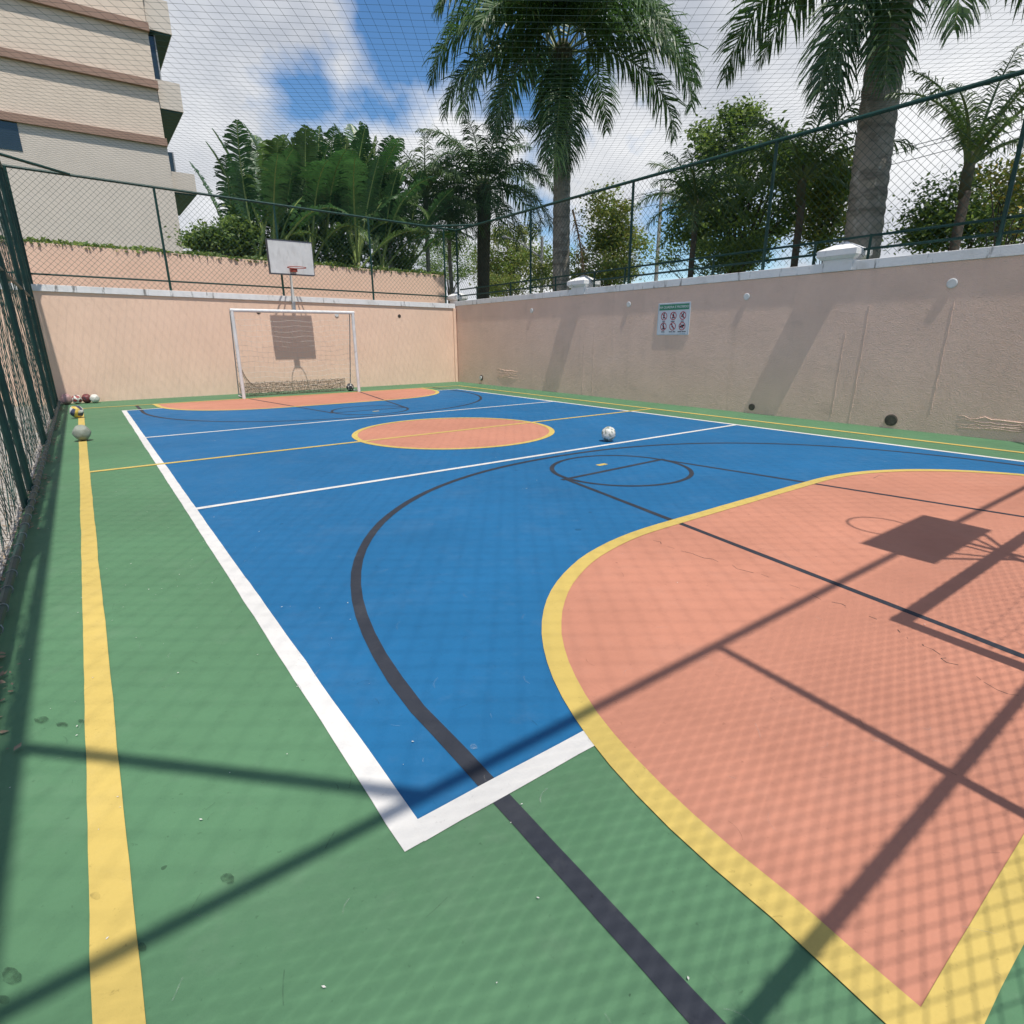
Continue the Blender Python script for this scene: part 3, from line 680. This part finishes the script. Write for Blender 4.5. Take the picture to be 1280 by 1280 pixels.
BM = bmat('ball_maroon', (.16, .035, .04)); BP = bmat('ball_faded_pink', (.42, .25, .24)); BR = bmat('ball_red', (.30, .05, .05))
ball((1.245, -2.175, .004), .106, [BW, BG], lambda d: 1 if mnoise.noise(d*2.6+Vector((3, 1, 2))) > .08 else 0, (.5, .9, .3), 'white football with scuffed dark patches lying on the blue court')
ball((-4.805, 2.60, .006), .118, [BG, BK], lambda d: 0, (0, 0, 0), 'plain grey worn ball resting on the yellow touchline')
def volley(d):
    a = max(range(3), key=lambda i: abs(d[i])); s = d[(a+1) % 3]/abs(d[a]); return (0, 1, 2)[0 if s < -.33 else 1 if s < .33 else 2]
ball((-4.865, 5.86, .006), .120, [BY, BN, BW], volley, (.4, .3, .9), 'yellow, white and navy volleyball on the touchline behind the grey ball')
for (u, yv), r, ms, rule, rot, lab in (((84, 8.98), .125, [BP, BK], lambda d: 0, (0, 0, 0), 'faded pink ball in the shade against the side fence'),
    ((97, 8.98), .108, [BW, BR, BK], lambda d: 1 if max(d.dot(i) for i in ICO) > .93 else (2 if mnoise.noise(d*2.5) > .2 else 0), (.3, .2, .1), 'white ball with red and dark panels between pink and maroon balls'),
    ((109.5, 9.06), .110, [BM, BK], lambda d: 1 if mnoise.noise(d*2) > .35 else 0, (0, 0, 0), 'dark maroon ball between two white ones by the sunlit wall'),
    ((119.5, 8.98), .105, [BW, BK], lambda d: 0, (0, 0, 0), 'plain off-white ball at the open end of the row by the wall')):
    p = at(u, 503, Y=yv); ball((p.x, yv, 0), r, ms, rule, rot, lab)
p = at(437.5, 483, Y=8.15); ball((p.x, 8.15, 0), .11, [BW, BK], lambda d: 1 if max(d.dot(i) for i in ICO) > .86 else 0, (.2, .5, .3), 'black and white football caught inside the goal net')

# ------------------------------------------------------------------ raised planter behind the sunlit wall
YP = 11.6
def zp(x): return 3.70 - .012*x
t = thing('planter_wall', 'long peach plaster planter wall with ivy along its top behind the fence', 'wall', (0, YP, 0))
px0, px1 = -9.4, at(557, 347, Y=YP).x
b = MB(); b.hexa([(px0, 0, -.07), (px1, 0, -.07), (px1, .25, -.07), (px0, .25, -.07), (px0, 0, zp(px0)), (px1, 0, zp(px1)), (px1, .25, zp(px1)), (px0, .25, zp(px0))]); b.build('plaster_face', PLASTER, t)
b = MB(); b.hexa([(px0, .252, -.07), (px1, .252, -.07), (px1, 4.5, -.07), (px0, 4.5, -.07), (px0, .252, 3.55), (px1, .252, 3.45), (px1, 4.5, 3.45), (px0, 4.5, 3.55)]); o = b.build('planting_bed', SOIL); o['kind'] = 'structure'; o.location = (0, YP, 0)
def leafquad(b, p, s, rn, up=.35, asp=.5):
    d = Vector((rn.gauss(0, 1), rn.gauss(0, 1), rn.gauss(0, .6))).normalized(); n = Vector((rn.gauss(0, 1), rn.gauss(0, 1), rn.gauss(up, 1))).normalized()
    e = d.cross(n)
    if e.length < .01: return
    e = e.normalized()*s*asp; d = d*s; b.quad(p-d, p+e-d*.1, p+d, p-e-d*.1)
b = MB(); rn = random.Random(12)
for i in range(5200):
    x = rn.uniform(px0, px1); h = .10 + .10*mnoise.noise(Vector((x*1.3, 0, 0))) + .06*mnoise.noise(Vector((x*5, 0, 2)))
    b.cm = 0 if rn.random() < .5 else 1
    leafquad(b, Vector((x, YP-.03+rn.uniform(0, .5), zp(x) + rn.uniform(-.06, max(.02, h)))), rn.uniform(.03, .07), rn, .6, .7)
o = b.build('ivy', [LEAF[0], LEAF[1]], kind='stuff'); tag(o, 'low ivy trailing along the top of the planter wall', 'ivy')

# ------------------------------------------------------------------ apartment building
YB = 25.0
def fb(u, v): p = at(u, v, Y=YB); return p.x, p.z
xc = .22                                                              # right-hand corner of the facade
t = thing('apartment_building', 'tall beige apartment block with brown bands and corner balconies behind the planter', 'building', (0, YB, 0))
zb = [5.6, 9.75, 11.95, 14.05, 16.2, 18.4, 20.6]
b = MB(); b.box(-16, xc, 0, 12, -.07, zb[1]); b.build('base_wall', BLDGB, t)
b = MB(); b.box(-16, xc-.03, .05, 12, zb[1]+.001, 24); b.build('upper_wall', BLDG, t)
for z in zb[1:]:
    b = MB(); b.box(-16, xc+.02, -.14, 12.05, z, z+.30); b.build('brown_band', BAND, t)
# corner balconies with dark undersides, and the tall narrow windows beside them
for z0, z1, w_ in ((8.0, 8.85, 1.0), (11.35, 12.45, .95), (14.3, 15.5, .95), (17.5, 18.7, .95)):
    b = MB(); b.box(xc+.021, xc+w_, .3, 6, z0, z1); bal = b.build('balcony', BLDGB, t)
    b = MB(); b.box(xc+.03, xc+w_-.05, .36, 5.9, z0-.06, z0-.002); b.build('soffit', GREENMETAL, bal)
for z0, z1 in ((8.9, 9.7), (12.5, 14.2), (15.6, 17.4)):
    b = MB(); b.box(xc-.02, xc+.25, .6, 2.4, z0, z1); w2 = b.build('window', GLASS, t)
    b = MB(); b.box(xc+.25, xc+.30, .55, .62, z0, z1); b.box(xc+.25, xc+.30, 1.4, 1.46, z0, z1); b.build('window_frame', GREYMETAL, w2)
(ax, az_), (bx_, bz_) = fb(-60, 138), fb(28, 186)
b = MB(); b.box(-9.5, bx_, -.02, .3, bz_-.1, zb[1]-.002); op = b.build('garage_opening', GLASS, t)
# low wall between building and planting
b = MB(); b.box(-.4, 2.0, 15.2, 15.4, -.07, 4.45); o = b.build('garden_wall', CONCRETE); tag(o, 'short grey garden wall beside the corner of the apartment block', 'wall')

# ------------------------------------------------------------------ plants
def frond_mesh(name, Ln, e0, bend, n, ll, seed, mats, plume=.25, droop=.8, dead=False):
    rn = random.Random(seed); b = MB(); S = 22; P = []; T = []
    p = Vector((0, 0, 0)); side_sw = rn.gauss(0, .12)
    for i in range(S+1):
        t_ = i/S; a = e0 - bend*t_**1.25; d = Vector((math.cos(a), side_sw*t_, math.sin(a))).normalized(); P.append(p.copy()); T.append(d); p = p + d*(Ln/S)
    b.cm = 1; b.tube(P, [.035*(1-.9*i/S)+.004 for i in range(S+1)], 4, caps=False); b.cm = 0
    for i in range(n):
        t_ = .13 + .87*(i+rn.random()*.6)/n
        if t_ > .995: continue
        k = t_*S; j = min(S-1, int(k)); f = k-j; base = P[j].lerp(P[j+1], f); T0 = T[j].lerp(T[j+1], f).normalized()
        sd = T0.cross(Vector((0, 0, 1)));
        if sd.length < .1: sd = Vector((0, 1, 0))
        sd.normalize(); nn = sd.cross(T0).normalized()
        prof = (math.sin(math.pi*min(1, .12+.80*t_))**.6)*(1 if t_ < .8 else 1-.35*(t_-.8)/.2)
        for s in (-1, 1):
            if rn.random() < .05: continue
            l = ll*prof*rn.uniform(.8, 1.1); a = R(72 - 40*t_ + rn.gauss(0, 6))
            d = (T0*math.cos(a) + sd*s*math.sin(a) + nn*(.15+rn.gauss(0, plume))).normalized()
            d2 = (d + Vector((0, 0, -droop*rn.uniform(.5, 1.4)))).normalized(); d3 = (d2 + Vector((0, 0, -droop*rn.uniform(.5, 1.3)))).normalized()
            w_ = T0*(ll*.058)*.5*rn.uniform(.8, 1.2)
            p1 = base + d*l*.4; p2 = p1 + d2*l*.35; p3 = p2 + d3*l*.25
            k0 = len(b.v); b.v += [tuple(base-w_*.5), tuple(base+w_*.5), tuple(p1+w_), tuple(p1-w_), tuple(p2+w_*.8), tuple(p2-w_*.8), tuple(p3)]
            b.face(k0, k0+1, k0+2, k0+3); b.face(k0+3, k0+2, k0+4, k0+5); b.face(k0+5, k0+4, k0+6)
    return b.mesh(name, mats)

def palm(label, base, top, r0, r1, fronds, mats, seed, bark=BARK, sheath=True, rings=True, fs=1.0):
    """fronds: list of (count, length, e0 deg, bend deg, leaflets, leaflet length)"""
    rn = random.Random(seed); base = Vector(base); top = Vector(top)
    t = thing('palm_tree', label, 'palm tree', base)
    hv = top-base; n = 90; b = MB(); P = []; rr = []
    for i in range(n+1):
        s = i/n; P.append(hv*s + Vector((.05*math.sin(s*3+seed), .04*math.sin(s*4), 0))*s)
        rr.append((r0*(1-s)+r1*s)*(1 + ((.022, .03, -.03)[i % 3] if rings else .02*math.sin(i*1.7))) * (1.0 + .12*max(0, .1-s)*10))
    b.tube(P, rr, 14); b.build('trunk', bark, t, smooth=True)
    if sheath:
        b = MB(); b.tube([hv*.97, hv*1.02+Vector((0, 0, .25)), hv+Vector((0, 0, .8))], [r1*1.05, r1*1.25, r1*.5], 10); b.build('crown_shaft', SHEATH, t, smooth=True)
    yaw0 = math.atan2(RT.y, RT.x)                    # fronds given one by one: (bearing from the court's right-hand side, pitch, bend, length)
    for ci, row in enumerate(fronds):
        if len(row) == 5:
            ph, e0, bend, Ln, ll = row; Ln *= fs; ll *= fs
            me = frond_mesh('frond', Ln, R(e0), R(bend), 110 if ll > .6 else 64, ll*(1.18 if ll > .6 else 1), seed*31+ci*7, mats, plume=.3)
            az_ = yaw0 + R(ph); inst('frond', me, t, hv + Vector((0, 0, .45)) + Vector((math.cos(az_), math.sin(az_), 0))*r1*.6, (0, 0, az_)); continue
        cnt, Ln, e0, bend, nl, ll = row
        meshes = [frond_mesh('frond', Ln*rn.uniform(.92, 1.06), R(e0+rn.uniform(-6, 6)), R(bend+rn.uniform(-10, 12)), nl, ll, seed*31+ci*7+q, mats) for q in range(3)]
        ph = rn.uniform(0, 6.28)
        for i in range(cnt):
            az_ = ph + 2*math.pi*i/cnt + rn.gauss(0, .18)
            inst('frond', meshes[i % 3], t, hv + Vector((0, 0, .45)) + Vector((math.cos(az_), math.sin(az_), 0))*r1*.5, (0, 0, az_), rn.uniform(.93, 1.07))
    return t, hv

# two tall palms behind the weathered wall
bp_ = at(1088, 300, X=9.6); tp = at(1124, -70, X=9.6)
palm('tall thick-trunked palm with pale bark beside the stained pier cap', (9.6, bp_.y, -.08), (9.65, tp.y, 8.5), .37, .34,
     [(178, 40, 112, 4.0, .85), (165, 62, 100, 4.2, .85), (200, 15, 95, 3.6, .85), (215, -40, 42, 3.3, .85), (190, -62, 24, 3.0, .8), (240, -55, 32, 2.9, .8), (268, -25, 60, 3.2, .85), (300, 0, 85, 3.6, .85),
      (325, 20, 100, 3.6, .85), (350, 35, 110, 3.8, .85), (5, 15, 100, 3.5, .85), (20, 45, 110, 3.9, .85), (290, 40, 100, 3.8, .85), (250, 35, 100, 3.8, .85), (60, 40, 100, 3.8, .85), (100, 30, 95, 3.8, .85), (130, 20, 95, 3.8, .85), (90, 65, 70, 3.6, .8), (230, 70, 70, 3.6, .8), (340, 70, 70, 3.6, .8)], [FROND, RACHIS], 3, fs=1.15)
bp_ = at(704, 350, X=10.2); tp = at(703, 70, X=10.2)
palm('tall palm with arching fronds rising between the rules sign and the corner', (10.2, bp_.y, -.08), (10.2, tp.y, 10.1), .33, .28,
     [(182, 42, 128, 4.4, .9), (170, 20, 105, 4.0, .9), (205, 5, 95, 3.9, .9), (150, 62, 100, 4.4, .9), (225, -20, 62, 3.8, .9), (265, -48, 36, 3.9, .85), (285, -62, 24, 3.4, .8), (245, -68, 18, 3.0, .8),
      (305, 30, 112, 4.2, .9), (335, 18, 108, 4.4, .9), (358, 38, 126, 4.5, .95), (12, 12, 100, 4.3, .9), (25, 60, 105, 4.3, .9), (250, 45, 112, 4.2, .9), (215, 50, 118, 4.3, .9), (60, 30, 105, 4.2, .9), (95, 35, 105, 4.2, .9), (125, 25, 105, 4.2, .9), (180, 74, 70, 3.8, .85), (300, 72, 75, 3.8, .85), (60, 72, 75, 3.8, .85), (270, 66, 112, 4.0, .9), (252, 52, 128, 4.0, .9), (290, 55, 124, 4.0, .9), (232, 30, 110, 4.0, .9)], [FROND, RACHIS], 11, fs=1.24)
# shorter dark palm by the corner, with dead fronds
bp_ = at(604, 365, X=10.5); tp = at(604, 250, X=10.5)
t, hv = palm('shorter dark palm with shaggy trunk top behind the corner of the walls', (10.5, bp_.y, -.08), (10.5, tp.y, tp.z), .24, .30,
     [(7, 3.6, 70, 80, 70, .8), (9, 3.9, 42, 110, 74, .9), (9, 3.7, 8, 100, 74, .9), (6, 3.0, -35, 50, 66, .8)], [FROND, RACHIS], 23, bark=BARKD, rings=False)
dm = frond_mesh('dead_frond', 2.9, R(-72), R(16), 70, .6, 77, [DEAD, DEAD], plume=.3, droop=2.0)
for x_, y_, z_, a_ in ((9.95, at(716, 250, X=9.95).y, at(716, 262, X=9.95).z, -1.2), ):
    tt = thing('dead_palm_frond', 'brown dead palm frond hanging beside the tall palm trunk', 'palm frond', (x_, y_, z_))
    inst('frond', dm, tt, (0, 0, 0), (0, 0, a_))
# feather palms farther back
def small_palm(label, u, vb, vt, X, Ln, seed, mats, r=.09, cls=None):
    p0, p1 = at(u, vb, X=X), at(u, vt, X=X)
    return palm(label, (X, p0.y, -.08), (X, p1.y, p1.z), r, r*.95, cls or [(6, Ln, 72, 70, 40, Ln*.24), (7, Ln*1.05, 45, 90, 44, Ln*.26), (5, Ln*.9, 12, 85, 40, Ln*.24)], mats, seed, bark=BARKD, rings=False)
small_palm('slender young palm with upright feathery fronds beyond the wall, near yellow blossoms', 1205, 300, 240, 8.8, 2.2, 41, [FROND2, RACHIS], .085,
    [(172, 74, 88, 2.1, .38), (150, 80, 60, 2.0, .36), (215, 66, 70, 1.7, .36), (8, 72, 42, 2.3, .40), (338, 62, 60, 2.2, .38), (30, 80, 35, 2.2, .38), (300, 74, 55, 1.9, .36), (75, 70, 60, 2.0, .36), (255, 48, 85, 1.4, .32), (352, 40, 75, 1.5, .34)])
small_palm('slim palm with yellowing fruit stalks in front of the leafy tree', 1000, 320, 250, 10.5, 2.2, 43, [FROND2, RACHIS], .09)
small_palm('small fan of palm fronds low beside the leafy tree', 868, 330, 285, 9.5, 1.9, 47, [FROND, RACHIS], .08)
# areca-like palms beyond the far corner
def far_palm(label, u, vt, Y, Ln, seed, mats):
    p1 = at(u, vt, Y=Y); return palm(label, (p1.x, Y, 3.3), (p1.x, Y, p1.z), .09, .08, [(6, Ln, 74, 72, 44, Ln*.24), (8, Ln*1.05, 45, 100, 48, Ln*.26), (6, Ln*.9, 10, 90, 44, Ln*.24)], mats, seed, rings=False)
far_palm('light green feather palm at the right end of the paddle-leaf clump', 532, 262, 14.2, 2.4, 51, [FROND2, RACHIS])
far_palm('drooping feather palm behind the fence corner', 562, 290, 15.4, 2.2, 53, [FROND2, RACHIS])
far_palm('bushy feather palm low behind the backboard side of the planter', 487, 310, 13.4, 1.8, 57, [FROND, RACHIS])

# paddle-leaved plants (banana-like) in the planter
def paddle_mesh(name, Lp, Lb, Wb, e0, bend, seed, fold=.3):
    rn = random.Random(seed); b = MB(); S = 24; P = []; T = []; p = Vector((0, 0, 0)); Ln = Lp+Lb
    for i in range(S+1):
        t_ = i/S; a = e0 - bend*t_**2.0; d = Vector((math.cos(a), 0, math.sin(a))); P.append(p.copy()); T.append(d); p = p + d*(Ln/S)
    b.cm = 1; b.tube(P, [.045*(1-.85*i/S)+.004 for i in range(S+1)], 5, caps=False); b.cm = 0
    n = 58
    def pos(t_):
        k = t_*S; j = min(S-1, int(k)); return P[j].lerp(P[j+1], k-j), T[j].lerp(T[min(S, j+1)], k-j).normalized()
    t0 = Lp/Ln
    for s in (-1, 1):
        shred = 0; dr = 0
        for i in range(n):
            ta, tb = t0+(1-t0)*i/n, t0+(1-t0)*(i+1)/n
            if shred <= 0: shred = rn.choice((1, 1, 1, 2, 2, 3)); dr = rn.uniform(.05, .6); sw = rn.gauss(0, .09)
            shred -= 1
            (a, Ta), (c_, Tc) = pos(ta), pos(tb)
            x = (i+.5)/n; w_ = Wb*(min(1, x/.16)**.6)*(min(1, (1-x)/.22)**.55)*rn.uniform(.92, 1.05)
            sd = Vector((0, s, 0)); nn = Vector((0, 1, 0)).cross(Ta).normalized()*-1
            if nn.z < 0: nn = -nn
            d = (sd*1.0 + Ta*(.45+sw) + nn*fold).normalized(); d2 = (d + Vector((0, 0, -dr)) - nn*.15).normalized(); d3 = (d2 + Vector((0, 0, -dr*1.2))).normalized()
            k0 = len(b.v); c2 = c_ if shred > 0 else a.lerp(c_, .82)
            q = [a, c2]; rows = [q]
            for dd, f in ((d, .4), (d2, .35), (d3, .25)): q = [q[0]+dd*w_*f, q[1]+dd*w_*f]; rows.append(q)
            rows[-1][1] = rows[-1][1].lerp(rows[-1][0], .35)
            for r_ in rows: b.v += [tuple(r_[0]), tuple(r_[1])]
            for j in range(3): b.face(k0+2*j, k0+2*j+1, k0+2*j+3, k0+2*j+2)
    return b.mesh(name, [PADDLE2 if seed % 3 == 2 else PADDLE, MIDRIB])
PM = [[paddle_mesh('leaf', lp, lb, wb, R(e+(k-1)*3), R(bd*(.8+.25*k)), 200+q*10+k) for k in range(4)] for q, (lp, lb, wb, e, bd) in enumerate(((1.2, 2.7, .46, 88, 10), (1.2, 2.7, .46, 80, 22), (1.2, 2.5, .44, 68, 48), (1.1, 2.2, .42, 50, 90)))]
def paddle_plant(label, u, vtop, Y, fan, seed, spread=1.0, low=True):
    rn = random.Random(seed); p1 = at(u, vtop, Y=Y); zt = p1.z - 3.5
    t = thing('paddle_leaf_plant', label, 'plant', (p1.x, Y, 3.4), 0, None); h = max(.5, zt-3.4)
    b = MB()
    b.tube([(0, 0, 0), (.03, 0, h*.5), (0, 0, h+.1)], [.13, .11, .08], 8); b.build('stem', PSTEM, t, smooth=True)
    for (q, sgn, ph) in fan:
        az_ = (0 if sgn > 0 else math.pi) + ph + rn.gauss(0, .2)
        inst('leaf', rn.choice(PM[q]), t, (0, 0, h+rn.uniform(-.25, .1)), (rn.gauss(0, .08), rn.gauss(0, .05), az_), rn.uniform(.88, 1.08))
FAN = [(0, 1, .2), (0, -1, .3), (0, 1, 1.6), (1, 1, -.3), (1, -1, -.4), (1, 1, 1.5), (1, 1, -1.5), (2, 1, .3), (2, 1, -1.4), (2, 1, 1.4), (3, 1, -.9), (3, 1, 1.9), (3, -1, -1.3)]
paddle_plant('banana-like plant with ragged upright leaves, leftmost in clump beside the apartment block', 334, 178, 14.2, FAN[:10], 1)
paddle_plant('banana-like plant behind the left edge of the backboard', 362, 188, 14.6, FAN[:10], 2)
paddle_plant('banana-like plant standing right above the backboard', 395, 180, 14.0, FAN[:10], 3)
paddle_plant('banana-like plant with pale midrib showing, right of the backboard', 428, 182, 13.6, FAN, 4)
paddle_plant('banana-like plant in the middle of the clump between two taller ones', 412, 186, 14.9, FAN[:9], 12)
paddle_plant('drooping banana-like plant filling the gap behind the backboard top', 378, 205, 13.4, FAN[3:], 13)
paddle_plant('drooping banana-like plant filling the gap under the tallest leaf', 470, 215, 13.3, FAN[3:], 14)
paddle_plant('drooping banana-like plant at the front of the clump near the building side', 330, 215, 13.2, FAN[4:], 15)
paddle_plant('tallest banana-like plant with one broad upright leaf', 458, 162, 14.2, FAN, 5)
paddle_plant('banana-like plant leaning toward the feather palms', 500, 212, 13.9, FAN[2:], 6)
paddle_plant('short banana-like plant beside the garden wall', 290, 268, 15.0, FAN[3:], 7)
paddle_plant('low banana-like plant under the clump behind the fence', 318, 285, 13.4, FAN[3:], 8)
paddle_plant('dark low banana-like plant between tall clump and planter end', 445, 300, 13.0, FAN[3:], 9)
paddle_plant('dark low banana-like plant behind the rim of the backboard', 375, 290, 15.5, FAN, 10)

# broad-leaved trees and shrubs
def tree(name, label, cat, base, crowns, nclust, nleaf, size, lm, seed, spread=.42, trunk_r=.12, bark=BARKD, group=None):
    rn = random.Random(seed); base = Vector(base); t = thing(name, label, cat, base, 0, group)
    cen = sum((Vector(c_[0]) for c_ in crowns), Vector())/len(crowns) - base; fork = Vector((cen.x*.5, cen.y*.5, max(.4, cen.z*.62)))
    b = MB(); b.tube([(0, 0, 0), fork*.5+Vector((rn.gauss(0, .1), rn.gauss(0, .1), 0)), fork], [trunk_r, trunk_r*.85, trunk_r*.7], 9); tr = b.build('trunk', bark, t, smooth=True)
    lv = MB(); lb = MB()
    for i in range(nclust):
        c0, rad = crowns[rn.randrange(len(crowns))]
        d = Vector((rn.gauss(0, 1), rn.gauss(0, 1), rn.gauss(0, 1))).normalized()*rn.uniform(.35, 1)**.6
        p = Vector(c0)-base + Vector((d.x*rad[0], d.y*rad[1], d.z*rad[2]))
        mid = fork.lerp(p, .55) + Vector((rn.gauss(0, .15), rn.gauss(0, .15), rn.gauss(.1, .15)))
        if rn.random() < .28: lb.tube([fork*rn.uniform(.7, 1), mid, p], [trunk_r*.32, trunk_r*.16, .01], 5, caps=False)
        sp_ = spread*rn.uniform(.6, 1.2); dom = 0 if rn.random() < .45 else 1
        for k in range(nleaf):
            q = p + Vector((rn.gauss(0, sp_), rn.gauss(0, sp_), rn.gauss(0, sp_*.65)))
            lv.cm = 2 if (len(lm) > 2 and rn.random() < .12) else dom if rn.random() < .8 else 1-dom
            leafquad(lv, q, size*rn.uniform(.6, 1.25), rn, .5, .45)
    lb.build('limbs', bark, tr); lv.build('crown', lm, t)
    return t
def tr_at(name, label, cat, X, blobs, nclust, nleaf, size, lm, seed, **kw):
    cr_ = []
    for u, v, ru, rv in blobs:
        p = at(u, v, X=X); k = (p-CAM).dot(FW)/FPX; cr_.append(((p.x, p.y, p.z), (ru*k*.8, ru*k, rv*k)))
    bx_ = sum(c_[0][1] for c_ in cr_)/len(cr_)
    tree(name, label, cat, (X, bx_, -.08), cr_, nclust, nleaf, size, lm, seed, **kw)
G0, G1 = [LEAF[0], LEAF[1]], [LEAF[1], LEAF[2]]
tr_at('broadleaf_tree', 'large leafy tree behind the weathered wall between the two tall palms', 'tree', 13, [(910, 175, 42, 35), (870, 265, 42, 40), (950, 215, 55, 40), (1015, 235, 40, 45), (915, 290, 60, 45)], 170, 115, .085, [LEAF[0], LEAF[1]], 61, spread=.30, trunk_r=.13)
tr_at('broadleaf_tree', 'airy yellow-green tree just beyond the tall palm with arching fronds', 'tree', 15, [(760, 275, 28, 35), (745, 320, 38, 35), (780, 310, 28, 30)], 85, 105, .085, [LEAF[1], LEAF[2]], 62, spread=.32, trunk_r=.10)
tr_at('broadleaf_tree', 'yellow-green tree behind the curved street lamp', 'tree', 20, [(640, 305, 30, 25), (655, 335, 40, 30), (620, 340, 30, 30)], 100, 100, .11, [LEAF[1], LEAF[2]], 63, spread=.42, trunk_r=.12)
tr_at('broadleaf_tree', 'distant dark tree low behind the corner of the walls', 'tree', 24, [(575, 325, 35, 28), (545, 320, 25, 25)], 70, 80, .11, G0, 64, spread=.5, trunk_r=.12)
tr_at('shrub', 'dense dark green shrub under the slender young palm', 'shrub', 11, [(1195, 255, 35, 38), (1170, 285, 25, 25), (1240, 285, 40, 30)], 90, 90, .06, G0, 65, spread=.26, trunk_r=.07)
tr_at('broadleaf_tree', 'tree with patches of yellow blossom beside the slender young palm', 'tree', 10, [(1265, 225, 30, 22), (1275, 275, 30, 30)], 40, 60, .05, [LEAF[1], LEAF[2], FLOWER], 66, spread=.22, trunk_r=.07)
tr_at('shrub', 'small-leaved shrub in front of the thick palm trunk foot', 'shrub', 12, [(1045, 235, 25, 40), (1040, 290, 30, 25)], 55, 90, .07, G1, 67, spread=.26, trunk_r=.06)
tr_at('shrub', 'scrubby dark shrub low along the wall under the leafy tree', 'shrub', 11, [(870, 322, 50, 20), (930, 318, 30, 18)], 70, 70, .055, G0, 68, spread=.22, trunk_r=.05)
tr_at('shrub', 'bright shrub low along the wall beside the arching palm trunk', 'shrub', 14, [(690, 345, 50, 18), (770, 338, 35, 16), (625, 358, 28, 14)], 95, 90, .07, G1, 69, spread=.26, trunk_r=.05)

# dark undergrowth in the planting bed
def bed_shrub(label, u, v, Y, ru, rv, seed, lm=G0):
    p = at(u, v, Y=Y); k = (p-CAM).dot(FW)/FPX
    tree('shrub', label, 'shrub', (p.x, Y, 3.45), [((p.x, Y, p.z), (ru*k, ru*k*.7, rv*k))], 34, 85, .07, lm, seed, spread=.24, trunk_r=.05)
bed_shrub('dark leafy shrub on the planter beside the apartment block corner', 262, 302, 14.2, 26, 13, 81)
bed_shrub('dark leafy shrub on the planter under the leftmost tall paddle leaves', 305, 296, 13.8, 28, 24, 82)
bed_shrub('dark leafy shrub on the planter hidden behind the backboard', 375, 305, 14.4, 34, 26, 83)
bed_shrub('dark leafy shrub on the planter just right of the backboard', 425, 312, 13.8, 30, 26, 84)
bed_shrub('dark leafy shrub near the end of the planter', 495, 322, 14.0, 30, 22, 85)

# ------------------------------------------------------------------ street lamp, utility pole and cables beyond the wall
X_ = 14.2; p0 = at(677, 365, X=X_); ptop = at(677, 322, X=X_); ph = at(634, 297, X=X_); pm = at(655, 308, X=X_)
t = thing('street_lamp', 'grey street lamp with long curved arm among the yellow-green trees', 'street lamp', (X_, p0.y, -.08))
o_ = Vector((X_, p0.y, -.08))
b = MB(); b.tube([(0, 0, 0), (0, 0, ptop.z+1.0)], [.11, .07], 10); b.build('pole', GREYMETAL, t)
b = MB(); b.tube([ptop-o_-Vector((0, 0, .0)), pm-o_+Vector((0, 0, .05)), at(645, 300.5, X=X_)-o_, ph-o_], [.05, .045, .04, .04], 8); ar = b.build('arm', GREYMETAL, t)
hd = ph-o_; hb = at(627, 296.5, X=X_)-o_
b = MB(); b.tube([hd, hd.lerp(hb, .4), hb], [.05, .11, .05], 8); b.build('lamp_head', GREYMETAL, t)
X_ = 24.0; pu = at(827, 240, X=X_)
t = thing('utility_pole', 'thin concrete utility pole with crossarm carrying cables beyond the wall', 'utility pole', (X_, pu.y, -.08))
b = MB(); b.tube([(0, 0, 0), (0, 0, pu.z+.4)], [.14, .09], 10); b.build('pole', CONCRETE, t)
b = MB(); b.box(-.5, .5, -.05, .05, pu.z-.1, pu.z); b.build('crossarm', CONCRETE, t)
for k, (dv, dx_, wh) in enumerate(((0, -.45, 'upper'), (6, 0, 'middle'), (17, .45, 'lower'))):
    a = Vector((X_+dx_, pu.y, pu.z+.01+(.0 if k < 2 else -.5))); e = at(1330, 128+dv, X=X_+dx_)
    f_ = at(560, 300, X=X_+dx_)
    b = MB()
    P = [a.lerp(e, i/24) - Vector((0, 0, .5*4*(i/24)*(1-i/24))) for i in range(25)]
    P = [a.lerp(f_, i/12) - Vector((0, 0, .2*4*(i/12)*(1-i/12))) for i in range(12, 0, -1)] + P
    b.tube(P, .014, 4); tag(b.build('power_cable', BOARDEDGE), wh + ' dark power cable running past the thick palm trunk', 'cable', 'cables on the utility pole')
